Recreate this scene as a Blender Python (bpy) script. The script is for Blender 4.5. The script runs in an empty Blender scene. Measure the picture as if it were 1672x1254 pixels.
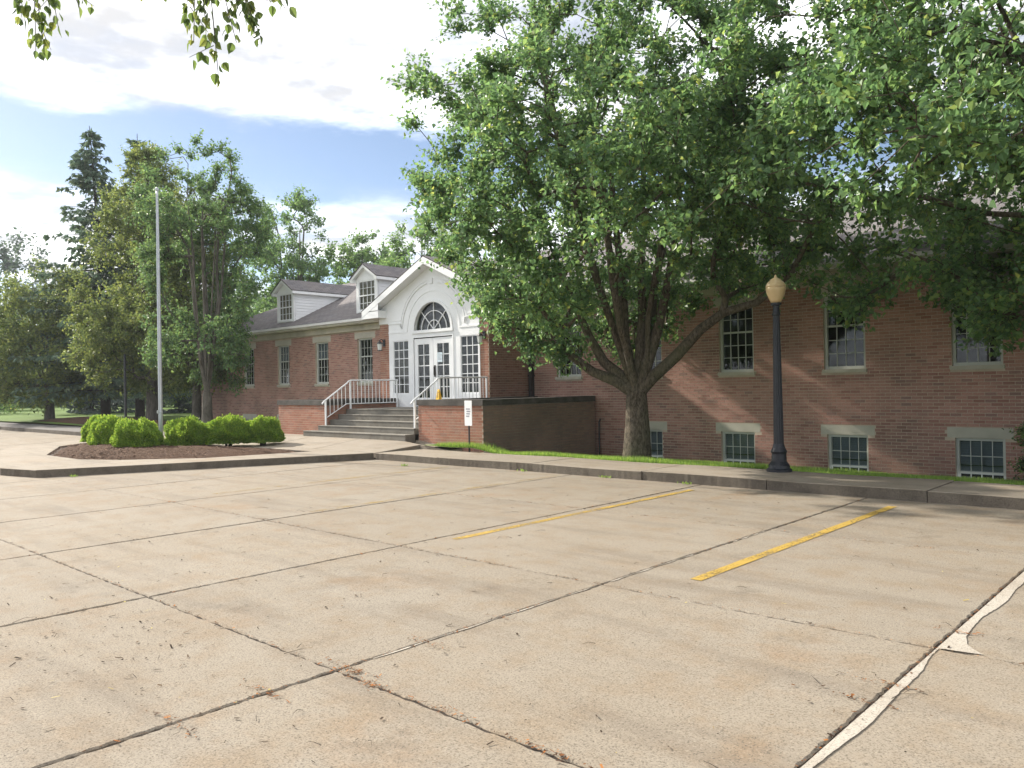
import bpy, math, random
import numpy as np
from mathutils import Vector, Matrix
random.seed(7); RNG = np.random.default_rng(7)
S = bpy.context.scene
COL = S.collection
R = math.radians
# ------------------------------------------------------------------ camera
cam_d = bpy.data.cameras.new('camera'); cam = bpy.data.objects.new('camera', cam_d); COL.objects.link(cam)
S.camera = cam
cam_d.sensor_fit = 'HORIZONTAL'; cam_d.sensor_width = 36.0; cam_d.lens = 36.0 * 1300.68 / 1672.0
cam_d.clip_start = 0.05; cam_d.clip_end = 3000
YAW, PIT, ROL = 0.746386, 0.0039213, -0.0180983
_f = Vector((-math.sin(YAW)*math.cos(PIT), math.cos(YAW)*math.cos(PIT), math.sin(PIT)))
_r = Vector((math.cos(YAW), math.sin(YAW), 0)); _u = _r.cross(_f)
_r, _u = _r*math.cos(ROL)+_u*math.sin(ROL), _u*math.cos(ROL)-_r*math.sin(ROL)
cam.matrix_world = Matrix(((_r.x, _u.x, -_f.x, 0), (_r.y, _u.y, -_f.y, 0), (_r.z, _u.z, -_f.z, 1.6), (0, 0, 0, 1)))
# ------------------------------------------------------------------ light and sky
TO_SUN = Vector((-0.83, -0.135, 0.53)).normalized()
sun_d = bpy.data.lights.new('sun', 'SUN'); sun = bpy.data.objects.new('sun', sun_d); COL.objects.link(sun)
sun_d.energy = 2.0; sun_d.angle = R(1.2); sun_d.color = (1.0, 0.93, 0.82)
sun.rotation_euler = TO_SUN.to_track_quat('Z', 'Y').to_euler(); sun.location = (-40, -5, 40)
S.view_settings.view_transform = 'Standard'; S.view_settings.look = 'None'
S.view_settings.gamma = 1.0; S.view_settings.use_curve_mapping = False
S.view_settings.exposure = 2.3
W = bpy.data.worlds.new('World'); S.world = W; W.use_nodes = True
def world_nodes():
    nt = W.node_tree; N = nt.nodes; L = nt.links; N.clear()
    def n(t, **k):
        o = N.new(t)
        for a, b in k.items(): setattr(o, a, b)
        return o
    def math_(op, a, b=None, c=None, clamp=False):
        m = n('ShaderNodeMath', operation=op, use_clamp=clamp)
        for i, v in enumerate((a, b, c)):
            if v is None: continue
            if isinstance(v, (int, float)): m.inputs[i].default_value = v
            else: L.new(v, m.inputs[i])
        return m.outputs[0]
    sky = n('ShaderNodeTexSky', sky_type='NISHITA', sun_disc=False)
    sky.sun_elevation = math.asin(TO_SUN.z); sky.sun_rotation = math.atan2(TO_SUN.x, TO_SUN.y)
    sky.air_density = 0.7; sky.dust_density = 0.4; sky.ozone_density = 1.6
    tc = n('ShaderNodeTexCoord'); sep = n('ShaderNodeSeparateXYZ'); L.new(tc.outputs['Generated'], sep.inputs[0])
    z = math_('MAXIMUM', sep.outputs[2], 0.02)
    px = math_('DIVIDE', sep.outputs[0], z); py = math_('DIVIDE', sep.outputs[1], z)
    cmb = n('ShaderNodeCombineXYZ'); L.new(px, cmb.inputs[0]); L.new(py, cmb.inputs[1])
    def noise(scale, detail, rough=0.55, src=None):
        t = n('ShaderNodeTexNoise'); t.inputs['Scale'].default_value = scale; t.inputs['Detail'].default_value = detail
        t.inputs['Roughness'].default_value = rough; L.new(src or cmb.outputs[0], t.inputs['Vector']); return t.outputs['Fac']
    vl = n('ShaderNodeVectorMath', operation='LENGTH'); L.new(cmb.outputs[0], vl.inputs[0]); rad = vl.outputs['Value']
    def mr(v, a, b, c, d, smooth=True):
        m = n('ShaderNodeMapRange'); m.interpolation_type = 'SMOOTHSTEP' if smooth else 'LINEAR'
        L.new(v, m.inputs[0])
        for i, q in enumerate((a, b, c, d)): m.inputs[i+1].default_value = q
        return m.outputs[0]
    e1 = noise(1.1, 6, 0.6); e0 = noise(0.35, 2)
    wob = math_('ADD', math_('MULTIPLY', math_('SUBTRACT', e1, 0.5), 1.1), math_('MULTIPLY', math_('SUBTRACT', e0, 0.5), 0.9))
    edge = math_('ADD', rad, wob)
    bank = mr(edge, 3.0, 3.36, 1.0, 0.0)
    thin = mr(noise(0.8, 6, 0.62), 0.32, 0.60, 0.50, 1.0)
    bank = math_('MULTIPLY', bank, thin)
    # lower cloud field toward the horizon
    lowz = math_('MULTIPLY', sep.outputs[2], 7.0)
    c2 = n('ShaderNodeCombineXYZ'); L.new(math_('MULTIPLY', sep.outputs[0], 2.2), c2.inputs[0]); L.new(math_('MULTIPLY', sep.outputs[1], 2.2), c2.inputs[1]); L.new(lowz, c2.inputs[2])
    ln = noise(1.6, 6, 0.55, c2.outputs[0])
    low = math_('MULTIPLY', mr(ln, 0.40, 0.52, 0.0, 1.0), mr(sep.outputs[2], 0.17, 0.25, 1.0, 0.0))
    haze = mr(sep.outputs[2], 0.0, 0.16, 0.75, 0.0)
    mask = math_('MAXIMUM', math_('MAXIMUM', bank, math_('MULTIPLY', low, 0.92)), haze)
    shade = mr(noise(1.7, 5, 0.6), 0.38, 0.74, 0.25, 1.08)
    cc = n('ShaderNodeMix', data_type='RGBA'); cc.blend_type = 'MULTIPLY'; cc.inputs[0].default_value = 1.0
    cc.inputs[6].default_value = (14.2, 14.2, 14.4, 1)
    sh = n('ShaderNodeCombineColor'); 
    for i in range(3): L.new(shade, sh.inputs[i])
    L.new(sh.outputs[0], cc.inputs[7])
    dk = n('ShaderNodeMix', data_type='RGBA'); dk.blend_type = 'MULTIPLY'; dk.inputs[0].default_value = 1.0; dk.inputs[7].default_value = (0.72, 0.70, 0.66, 1); L.new(sky.outputs[0], dk.inputs[6])
    mix = n('ShaderNodeMix', data_type='RGBA'); L.new(mask, mix.inputs[0]); L.new(dk.outputs[2], mix.inputs[6]); L.new(cc.outputs[2], mix.inputs[7])
    bg = n('ShaderNodeBackground'); bg.inputs[1].default_value = 0.05; L.new(mix.outputs[2], bg.inputs[0])
    out = n('ShaderNodeOutputWorld'); L.new(bg.outputs[0], out.inputs[0])
world_nodes()
S.render.engine = 'CYCLES'
S.cycles.max_bounces = 8; S.cycles.transparent_max_bounces = 12

# ------------------------------------------------------------------ helpers
def props(o, label=None, cat=None, group=None, kind=None):
    if label: o['label'] = label
    if cat: o['category'] = cat
    if group: o['group'] = group
    if kind: o['kind'] = kind
    return o
def link(name, me, parent=None, loc=None, rotz=0.0):
    o = bpy.data.objects.new(name, me); COL.objects.link(o)
    if parent is not None: o.parent = parent
    if loc is not None: o.location = loc
    if rotz: o.rotation_euler = (0, 0, rotz)
    return o
def empty(name, loc=(0, 0, 0), parent=None, rotz=0.0):
    o = link(name, None, parent, loc, rotz); o.empty_display_size = 0.2; return o
def mesh_np(name, V, F, mats=(), smooth=False, rnd=None, mat_idx=None):
    """V (n,3), F (m,k) all faces of k corners."""
    V = np.asarray(V, np.float32); F = np.asarray(F, np.int32)
    me = bpy.data.meshes.new(name); k = F.shape[1]
    me.vertices.add(len(V)); me.vertices.foreach_set('co', V.ravel())
    me.loops.add(F.size); me.loops.foreach_set('vertex_index', F.ravel())
    me.polygons.add(len(F)); me.polygons.foreach_set('loop_start', np.arange(0, F.size, k, dtype=np.int32))
    try: me.polygons.foreach_set('loop_total', np.full(len(F), k, np.int32))
    except Exception: pass
    me.polygons.foreach_set('use_smooth', np.full(len(F), bool(smooth)))
    for m in mats: me.materials.append(m)
    if mat_idx is not None: me.polygons.foreach_set('material_index', np.asarray(mat_idx, np.int32))
    if rnd is not None:
        a = me.attributes.new('rnd', 'FLOAT', 'FACE'); a.data.foreach_set('value', np.asarray(rnd, np.float32))
    me.update(calc_edges=True); return me
class MB:
    """collects boxes, prisms, tubes and revolved shapes into one mesh"""
    def __init__(s): s.v = []; s.f = []; s.m = []
    def add(s, V, F, m=0):
        b = len(s.v); s.v += [tuple(p) for p in V]; s.f += [tuple(i+b for i in q) for q in F]; s.m += [m]*len(F); return s
    def box(s, x0, x1, y0, y1, z0, z1, m=0):
        V = [(x, y, z) for z in (z0, z1) for y in (y0, y1) for x in (x0, x1)]
        return s.add(V, [(0,2,3,1),(4,5,7,6),(0,1,5,4),(2,6,7,3),(0,4,6,2),(1,3,7,5)], m)
    def prism(s, poly, axis, a0, a1, m=0):
        """poly of 2D points extruded along axis ('x','y','z')"""
        n = len(poly)
        def P(p, a): return (a, p[0], p[1]) if axis == 'x' else ((p[0], a, p[1]) if axis == 'y' else (p[0], p[1], a))
        V = [P(p, a0) for p in poly] + [P(p, a1) for p in poly]
        F = [tuple(range(n-1, -1, -1)), tuple(range(n, 2*n))] + [(i, (i+1) % n, n+(i+1) % n, n+i) for i in range(n)]
        return s.add(V, F, m)
    def tube(s, pts, rad, k=8, m=0, cap=True):
        pts = [Vector(p) for p in pts]; rad = [rad]*len(pts) if isinstance(rad, (int, float)) else rad
        t0 = (pts[1]-pts[0]).normalized(); a = t0.orthogonal().normalized(); V = []
        for i, p in enumerate(pts):
            t = ((pts[min(i+1, len(pts)-1)]-p).normalized() + (p-pts[max(i-1, 0)]).normalized())
            t = t.normalized() if t.length > 1e-6 else t0
            a = (a - t*a.dot(t)).normalized(); b = t.cross(a)
            V += [p + (a*math.cos(2*math.pi*j/k) + b*math.sin(2*math.pi*j/k))*rad[i] for j in range(k)]
        F = [(i*k+j, i*k+(j+1) % k, (i+1)*k+(j+1) % k, (i+1)*k+j) for i in range(len(pts)-1) for j in range(k)]
        if cap: F += [tuple(range(k-1, -1, -1)), tuple((len(pts)-1)*k+j for j in range(k))]
        return s.add(V, F, m)
    def lathe(s, prof, k=20, m=0, flute=None):
        V = []; 
        for r, z in prof:
            for j in range(k):
                rr = r*(1 - (flute if (flute and j % 2) else 0)); V.append((rr*math.cos(2*math.pi*j/k), rr*math.sin(2*math.pi*j/k), z))
        F = [(i*k+j, i*k+(j+1) % k, (i+1)*k+(j+1) % k, (i+1)*k+j) for i in range(len(prof)-1) for j in range(k)]
        F += [tuple(range(k-1, -1, -1)), tuple((len(prof)-1)*k+j for j in range(k))]
        return s.add(V, F, m)
    def mesh(s, name, mats, smooth=False):
        me = bpy.data.meshes.new(name); me.from_pydata(s.v, [], s.f)
        for m in (mats if isinstance(mats, (list, tuple)) else [mats]): me.materials.append(m)
        me.polygons.foreach_set('material_index', s.m)
        me.polygons.foreach_set('use_smooth', [bool(smooth) and len(q) <= 4 for q in s.f])
        me.update(); return me
    def build(s, name, mats, parent=None, loc=None, rotz=0.0, smooth=False):
        return link(name, s.mesh(name, mats, smooth), parent, loc, rotz)
# ------------------------------------------------------------------ materials
class MT:
    def __init__(s, name):
        s.mat = bpy.data.materials.new(name); s.mat.use_nodes = True; s.nt = s.mat.node_tree; s.N = s.nt.nodes; s.L = s.nt.links
        s.N.clear(); s.out = s.N.new('ShaderNodeOutputMaterial'); s.b = s.N.new('ShaderNodeBsdfPrincipled'); s.L.new(s.b.outputs[0], s.out.inputs[0])
        s.tc = s.N.new('ShaderNodeTexCoord')
    def noise(s, scale, detail=4, rough=0.55, vec=None, dist=0.0):
        t = s.N.new('ShaderNodeTexNoise'); t.inputs['Scale'].default_value = scale; t.inputs['Detail'].default_value = detail
        t.inputs['Roughness'].default_value = rough; t.inputs['Distortion'].default_value = dist
        s.L.new(vec or s.tc.outputs['Object'], t.inputs['Vector']); return t.outputs['Fac']
    def scaled(s, x, y, z):
        m = s.N.new('ShaderNodeMapping'); m.inputs['Scale'].default_value = (x, y, z); s.L.new(s.tc.outputs['Object'], m.inputs[0]); return m.outputs[0]
    def ramp(s, fac, stops, interp='LINEAR'):
        r = s.N.new('ShaderNodeValToRGB'); cr = r.color_ramp; cr.interpolation = interp
        while len(cr.elements) < len(stops): cr.elements.new(0.5)
        for e, (p, c) in zip(cr.elements, stops):
            e.position = p; e.color = (c, c, c, 1) if isinstance(c, (int, float)) else (*c, 1)
        s.L.new(fac, r.inputs[0]); return r.outputs[0]
    def mix(s, fac, a, b, mode='MIX'):
        m = s.N.new('ShaderNodeMix'); m.data_type = 'RGBA'; m.blend_type = mode
        for i, v in ((0, fac), (6, a), (7, b)):
            if isinstance(v, (int, float)): m.inputs[i].default_value = v
            elif isinstance(v, tuple): m.inputs[i].default_value = (*v, 1)
            else: s.L.new(v, m.inputs[i])
        return m.outputs[2]
    def math(s, op, a, b=None):
        m = s.N.new('ShaderNodeMath'); m.operation = op
        for i, v in enumerate((a, b)):
            if v is None: continue
            if isinstance(v, (int, float)): m.inputs[i].default_value = v
            else: s.L.new(v, m.inputs[i])
        return m.outputs[0]
    def rnd(s):
        a = s.N.new('ShaderNodeAttribute'); a.attribute_name = 'rnd'; o = s.N.new('ShaderNodeObjectInfo')
        return s.math('FRACT', s.math('ADD', a.outputs['Fac'], o.outputs['Random']))
    def bump(s, h, strength, dist=0.01):
        b = s.N.new('ShaderNodeBump'); b.inputs['Strength'].default_value = strength; b.inputs['Distance'].default_value = dist
        s.L.new(h, b.inputs['Height']); s.L.new(b.outputs[0], s.b.inputs['Normal'])
    def set(s, color=None, rough=None, spec=None, metal=None):
        for k, v in (('Base Color', color), ('Roughness', rough), ('Specular IOR Level', spec), ('Metallic', metal)):
            if v is None: continue
            if isinstance(v, tuple): s.b.inputs[k].default_value = (*v, 1)
            elif isinstance(v, (int, float)): s.b.inputs[k].default_value = v
            else: s.L.new(v, s.b.inputs[k])
        return s.mat
def plain(name, c, rough=0.6, var=0.12, scale=6, spec=0.4, metal=0.0, bump=0.0):
    m = MT(name); n = m.noise(scale, 5, 0.6)
    col = m.ramp(n, [(0.25, tuple(x*(1-var) for x in c)), (0.75, tuple(min(1, x*(1+var)) for x in c))])
    if bump: m.bump(m.noise(scale*8, 4), bump, 0.004)
    return m.set(col, rough, spec, metal)
def concrete(name, a, b, stain, dirt, speck=1.0, fine=95):
    m = MT(name)
    big = m.noise(0.45, 6, 0.62); mid = m.noise(2.6, 6, 0.65); fin = m.noise(fine, 3, 0.7); gr = m.noise(fine*0.7, 4, 0.75)
    col = m.mix(m.ramp(big, [(0.32, 0.0), (0.7, 1.0)]), a, b)
    col = m.mix(m.ramp(mid, [(0.46, 0.0), (0.68, 0.7)]), col, stain)
    rust = m.noise(0.8, 6, 0.7); col = m.mix(m.ramp(rust, [(0.56, 0.0), (0.72, 0.55)]), col, tuple(x*k for x, k in zip(stain, (1.05, .88, .72))))
    oil = m.noise(1.5, 6, 0.72); col = m.mix(m.ramp(oil, [(0.58, 0.0), (0.74, 0.55)]), col, tuple(x*.62 for x in dirt))
    streak = m.noise(1.0, 6, 0.65, m.scaled(0.35, 2.2, 1))
    col = m.mix(m.ramp(streak, [(0.50, 0.0), (0.72, 0.6)]), col, dirt)
    pit = m.noise(42, 5, 0.8); col = m.mix(m.ramp(pit, [(0.30, 0.85*speck), (0.44, 0.0)]), col, tuple(x*0.5 for x in dirt))
    col = m.mix(m.ramp(fin, [(0.32, 0.95*speck), (0.50, 0.0)]), col, tuple(x*0.36 for x in a))
    col = m.mix(m.ramp(gr, [(0.55, 0.0), (0.70, 0.65*speck)]), col, tuple(min(1, x*1.5) for x in a))
    rd = m.N.new('ShaderNodeObjectInfo'); tone = m.ramp(rd.outputs['Random'], [(0, 0.965), (1, 1.035)])
    col = m.mix(1.0, col, tone, 'MULTIPLY')
    h = m.mix(0.5, m.noise(fine*0.8, 4, 0.7), m.noise(9, 4)); m.bump(h, 0.55, 0.006)
    return m.set(col, 0.9, 0.25)
def brick_mat(name, stops, grime=0.0, grime_col=(0.05, 0.042, 0.036)):
    m = MT(name); r = m.rnd(); col = m.ramp(r, stops)
    n = m.noise(38, 4, 0.65); col = m.mix(m.ramp(n, [(0.35, 0.35), (0.6, 0.0)]), col, tuple(x*0.6 for x in stops[0][1]))
    geo = m.N.new('ShaderNodeNewGeometry'); w = m.noise(0.9, 5, 0.6, geo.outputs['Position']); col = m.mix(m.ramp(w, [(0.45, 0.0), (0.72, 0.5)]), col, (0.10, 0.075, 0.06))
    if grime:
        g = m.noise(1.3, 6, 0.65); col = m.mix(m.ramp(g, [(0.3, grime), (0.75, grime*0.55)]), col, grime_col)
    m.bump(m.noise(70, 4, 0.7), 0.5, 0.004)
    return m.set(col, 0.88, 0.25)
def leaf_mat(name, stops, trans=0.35, rough=0.5, tip=None):
    m = MT(name); r = m.rnd(); col = m.ramp(r, stops)
    n = m.noise(0.55, 3); col = m.mix(m.ramp(n, [(0.35, 0.75), (0.65, 1.1)]), (0, 0, 0), col, 'MULTIPLY') if False else m.mix(m.ramp(n, [(0.38, 0.3), (0.62, 0.0)]), col, tuple(x*0.6 for x in stops[0][1]))
    m.set(col, max(rough, .42), 0.4)
    t = m.N.new('ShaderNodeBsdfTranslucent'); hs = m.N.new('ShaderNodeHueSaturation'); hs.inputs['Value'].default_value = 1.7; hs.inputs['Hue'].default_value = 0.485
    m.L.new(col, hs.inputs['Color']); m.L.new(hs.outputs[0], t.inputs['Color'])
    mx = m.N.new('ShaderNodeMixShader'); mx.inputs[0].default_value = min(.5, trans+.1)
    m.L.new(m.b.outputs[0], mx.inputs[1]); m.L.new(t.outputs[0], mx.inputs[2]); m.L.new(mx.outputs[0], m.out.inputs[0])
    return m.mat
M = {}
M['lot'] = concrete('parking concrete', (0.232, 0.196, 0.150), (0.258, 0.227, 0.184), (0.215, 0.160, 0.104), (0.135, 0.110, 0.086))
M['walk'] = concrete('sidewalk concrete', (0.25, 0.213, 0.168), (0.28, 0.245, 0.20), (0.225, 0.182, 0.13), (0.15, 0.126, 0.10), 0.6)
M['curbface'] = concrete('dark curb concrete', (0.125, 0.105, 0.082), (0.175, 0.15, 0.12), (0.075, 0.063, 0.05), (0.05, 0.042, 0.034), 1.0)  # darker concrete tone for the upright slab sides only
M['step'] = concrete('step concrete', (0.17, 0.158, 0.134), (0.215, 0.20, 0.172), (0.12, 0.108, 0.088), (0.055, 0.049, 0.04), 0.7)
M['asphalt'] = concrete('path asphalt', (0.13, 0.12, 0.115), (0.17, 0.16, 0.15), (0.15, 0.13, 0.11), (0.09, 0.085, 0.08), 0.6)
M['patch'] = concrete('white patching mortar', (0.37, 0.335, 0.285), (0.41, 0.375, 0.32), (0.31, 0.265, 0.21), (0.22, 0.185, 0.145), 0.9)
M['soil'] = plain('joint soil', (0.03, 0.02, 0.014), 0.95, 0.4, 30)
M['brick'] = brick_mat('red brick', [(0, (0.302, 0.154, 0.125)), (0.3, (0.393, 0.215, 0.174)), (0.6, (0.448, 0.253, 0.205)), (0.85, (0.411, 0.234, 0.193)), (1, (0.266, 0.166, 0.143))])
M['brick_orange'] = brick_mat('orange brick', [(0, (0.315, 0.140, 0.090)), (0.4, (0.383, 0.180, 0.122)), (0.75, (0.404, 0.215, 0.152)), (1, (0.298, 0.164, 0.123))])
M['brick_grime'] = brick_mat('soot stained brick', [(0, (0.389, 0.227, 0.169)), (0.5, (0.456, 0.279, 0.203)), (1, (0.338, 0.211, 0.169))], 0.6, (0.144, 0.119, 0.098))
M['mortar'] = plain('mortar', (0.46, 0.38, 0.30), 0.95, 0.2, 3)
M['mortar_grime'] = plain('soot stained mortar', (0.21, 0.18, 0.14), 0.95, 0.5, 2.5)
M['stone'] = plain('limestone', (0.43, 0.405, 0.34), 0.85, 0.12, 4, bump=0.3)
M['cap'] = plain('stained coping stone', (0.075, 0.068, 0.06), 0.9, 0.55, 3, bump=0.4)
M['frieze'] = plain('cream frieze board', (0.42, 0.385, 0.305), 0.7, 0.3, 1.4)
M['white'] = plain('white paint', (0.78, 0.79, 0.80), 0.5, 0.04, 2)
M['vinyl'] = plain('white siding', (0.74, 0.75, 0.77), 0.5, 0.05, 2)
M['frame'] = plain('window frame paint', (0.47, 0.49, 0.45), 0.5, 0.08, 3)
M['gutter'] = plain('gutter aluminium', (0.55, 0.54, 0.52), 0.45, 0.12, 2)
M['black'] = plain('black iron paint', (0.012, 0.014, 0.02), 0.42, 0.3, 8)
M['darkmetal'] = plain('dark bronze metal', (0.03, 0.025, 0.025), 0.5, 0.3, 8)
M['bark'] = MT('pear bark'); _m = M['bark']; _n = _m.noise(26, 6, 0.75, _m.scaled(1, 1, 0.35)); _m.bump(_n, 1.0, 0.05)
M['bark'] = _m.set(_m.mix(_m.ramp(_m.noise(1.2, 3), [(0.45, 0.0), (0.7, 0.5)]), _m.ramp(_n, [(0.36, (0.03, 0.024, 0.018)), (0.62, (0.17, 0.14, 0.105))]), (0.10, 0.105, 0.055)), 0.95, 0.2)
M['bark_grey'] = MT('grey bark'); _m = M['bark_grey']; _n = _m.noise(7, 6, 0.7, _m.scaled(1, 1, 0.3)); _m.bump(_n, 0.8, 0.02)
M['bark_grey'] = _m.set(_m.ramp(_n, [(0.35, (0.055, 0.048, 0.04)), (0.65, (0.15, 0.135, 0.115))]), 0.95, 0.2)
M['bark_dark'] = plain('dark conifer bark', (0.035, 0.027, 0.022), 0.95, 0.4, 8, bump=0.8)
M['leaf_pear'] = leaf_mat('pear leaf', [(0, (0.067, 0.135, 0.056)), (0.45, (0.103, 0.200, 0.072)), (0.8, (0.151, 0.259, 0.080)), (0.95, (0.195, 0.291, 0.081)), (1, (0.309, 0.354, 0.082))], 0.38, 0.4)
M['leaf_near'] = leaf_mat('overhead leaf', [(0, (0.073, 0.120, 0.035)), (0.6, (0.120, 0.185, 0.048)), (1, (0.209, 0.241, 0.056))], 0.4, 0.4)
M['leaf_olive'] = leaf_mat('olive green leaf', [(0, (0.081, 0.127, 0.039)), (0.5, (0.134, 0.187, 0.052)), (1, (0.238, 0.275, 0.064))], 0.32, 0.5)
M['leaf_green'] = leaf_mat('mid green leaf', [(0, (0.072, 0.143, 0.060)), (0.6, (0.115, 0.208, 0.070)), (1, (0.190, 0.283, 0.074))], 0.3, 0.5)
M['leaf_bright'] = leaf_mat('light green leaf', [(0, (0.069, 0.144, 0.046)), (0.6, (0.115, 0.207, 0.063)), (1, (0.172, 0.265, 0.075))], 0.4, 0.5)
M['leaf_box'] = leaf_mat('boxwood leaf', [(0, (0.104, 0.207, 0.027)), (0.5, (0.194, 0.323, 0.038)), (1, (0.336, 0.446, 0.061))], 0.3, 0.45)
M['needle'] = leaf_mat('dark spruce needle', [(0, (0.070, 0.117, 0.082)), (0.6, (0.107, 0.168, 0.105)), (1, (0.168, 0.214, 0.117))], 0.12, 0.6)
M['needle_blue'] = leaf_mat('blue spruce needle', [(0, (0.046, 0.072, 0.062)), (0.6, (0.072, 0.107, 0.091)), (1, (0.111, 0.143, 0.124))], 0.12, 0.6)
M['leaf_hazed'] = leaf_mat('hazed far leaf', [(0, (0.05, 0.085, 0.06)), (0.6, (0.075, 0.115, 0.075)), (1, (0.10, 0.145, 0.085))], 0.25, 0.6)  # distance haze put into the leaf colour, greyer and bluer
M['blade'] = leaf_mat('grass blade', [(0, (0.117, 0.225, 0.039)), (0.6, (0.195, 0.333, 0.057)), (1, (0.333, 0.429, 0.096))], 0.35, 0.5)
_m = MT('lawn'); M['lawn'] = _m.set(_m.mix(_m.ramp(_m.noise(0.25, 5), [(0.35, 0.0), (0.65, 1.0)]), (0.075, 0.125, 0.026), _m.ramp(_m.noise(40, 3), [(0.3, (0.07, 0.12, 0.024)), (0.7, (0.14, 0.20, 0.042))])), 0.9, 0.1)
_m = MT('mulch'); _n = _m.noise(45, 5, 0.75); _m.bump(_n, 1.0, 0.03)
M['mulch'] = _m.set(_m.ramp(_n, [(0.3, (0.03, 0.018, 0.012)), (0.55, (0.10, 0.06, 0.04)), (0.8, (0.19, 0.12, 0.085))]), 0.95, 0.1)
_m = MT('mulch chip'); M['chip'] = _m.set(_m.ramp(_m.rnd(), [(0, (0.05, 0.03, 0.02)), (0.6, (0.12, 0.07, 0.05)), (1, (0.23, 0.155, 0.11))]), 0.95, 0.1)
_m = MT('leaf litter'); M['litter'] = _m.set(_m.ramp(_m.rnd(), [(0, (0.035, 0.022, 0.016)), (0.45, (0.10, 0.045, 0.02)), (0.8, (0.27, 0.10, 0.03)), (1, (0.33, 0.16, 0.06))]), 0.9, 0.1)
_m = MT('dark litter'); M['darklitter'] = _m.set(_m.ramp(_m.rnd(), [(0, (0.02, 0.015, 0.012)), (0.7, (0.06, 0.042, 0.03)), (0.93, (0.13, 0.085, 0.05)), (1, (0.45, 0.38, 0.14))]), 0.9, 0.1)
# roof shingles: rows and tabs in the material (each tab is under 5 px in the photograph)
_m = MT('asphalt shingle'); _bt = _m.N.new('ShaderNodeTexBrick'); _bt.offset = 0.5
_bt.inputs['Scale'].default_value = 1.0; _bt.inputs['Brick Width'].default_value = 0.32; _bt.inputs['Row Height'].default_value = 0.14; _bt.inputs['Mortar Size'].default_value = 0.008
_bt.inputs['Color1'].default_value = (0.135, 0.128, 0.135, 1); _bt.inputs['Color2'].default_value = (0.195, 0.182, 0.185, 1); _bt.inputs['Mortar'].default_value = (0.06, 0.055, 0.055, 1); _bt.inputs['Bias'].default_value = 0.0
_m.L.new(_m.tc.outputs['UV'], _bt.inputs['Vector']); _m.bump(_bt.outputs['Fac'], 0.6, -0.012)
M['shingle'] = _m.set(_m.mix(_m.ramp(_m.noise(1.2, 5), [(0.4, 0.0), (0.7, 0.5)]), _bt.outputs['Color'], (0.185, 0.16, 0.15)), 0.95, 0.2)
# yellow stall paint, worn through to the concrete
def paint(name, lo, hi):
    m = MT(name); m.set((0.36, 0.24, 0.05), 0.7, 0.3)
    t = m.N.new('ShaderNodeBsdfTransparent'); mx = m.N.new('ShaderNodeMixShader')
    w = m.math('ADD', m.math('MULTIPLY', m.noise(34, 5, 0.75), 0.6), m.math('MULTIPLY', m.noise(2.2, 4, 0.6), 0.4))
    m.L.new(m.ramp(w, [(lo, 0.0), (hi, 1.0)]), mx.inputs[0]); m.L.new(t.outputs[0], mx.inputs[1]); m.L.new(m.b.outputs[0], mx.inputs[2]); m.L.new(mx.outputs[0], m.out.inputs[0])
    return m.mat
M['yellow'] = paint('yellow stall paint', 0.39, 0.50); M['yellow_mid'] = paint('worn yellow stall paint', 0.40, 0.54); M['yellow_old'] = paint('almost gone yellow stall paint', 0.48, 0.64)
# glass
def glass(name, tint, fr=1.5):
    m = MT(name); m.N.remove(m.b)
    t = m.N.new('ShaderNodeBsdfTransparent'); t.inputs[0].default_value = (*tint, 1)
    g = m.N.new('ShaderNodeBsdfGlossy'); g.inputs['Roughness'].default_value = 0.02; g.inputs['Color'].default_value = (0.9, 0.95, 1, 1)
    f = m.N.new('ShaderNodeFresnel'); f.inputs[0].default_value = fr; mx = m.N.new('ShaderNodeMixShader'); ge = m.N.new('ShaderNodeNewGeometry')
    m.L.new(m.math('MULTIPLY', f.outputs[0], m.math('SUBTRACT', 1.0, ge.outputs['Backfacing'])), mx.inputs[0]); m.L.new(t.outputs[0], mx.inputs[1]); m.L.new(g.outputs[0], mx.inputs[2]); m.L.new(mx.outputs[0], m.out.inputs[0]); return m.mat
M['glass'] = glass('window glass', (0.66, 0.69, 0.70)); M['glass_dark'] = glass('tinted arch glass', (0.35, 0.42, 0.38))
M['blind'] = plain('window blind', (0.52, 0.56, 0.60), 0.7, 0.05, 2); M['curtain'] = plain('beige curtain', (0.62, 0.52, 0.39), 0.9, 0.15, 3)
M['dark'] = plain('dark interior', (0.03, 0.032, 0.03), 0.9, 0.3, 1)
_m = MT('lamp globe'); _m.b.inputs['Subsurface Weight'].default_value = 0.25; _m.b.inputs['Subsurface Radius'].default_value = (0.06, 0.05, 0.03)
M['globe'] = _m.set(_m.ramp(_m.noise(5, 3), [(0.3, (0.50, 0.37, 0.20)), (0.7, (0.58, 0.44, 0.25))]), 0.35, 0.4)
M['lantern'] = plain('lantern glass', (0.62, 0.64, 0.62), 0.3, 0.05, 4)
M['alu'] = plain('flagpole aluminium', (0.40, 0.42, 0.45), 0.38, 0.06, 3, 0.5, 0.55)
M['paper'] = plain('paper', (0.62, 0.72, 0.78), 0.8, 0.05, 5); M['signwhite'] = plain('sign face', (0.80, 0.80, 0.80), 0.5, 0.03, 3)
M['ink'] = plain('faded sign ink', (0.30, 0.30, 0.33), 0.7, 0.2, 30); M['caution'] = plain('caution yellow plastic', (0.70, 0.42, 0.02), 0.45, 0.06, 5)
M['twig'] = plain('twig bark', (0.035, 0.026, 0.02), 0.9, 0.3, 20)

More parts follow.
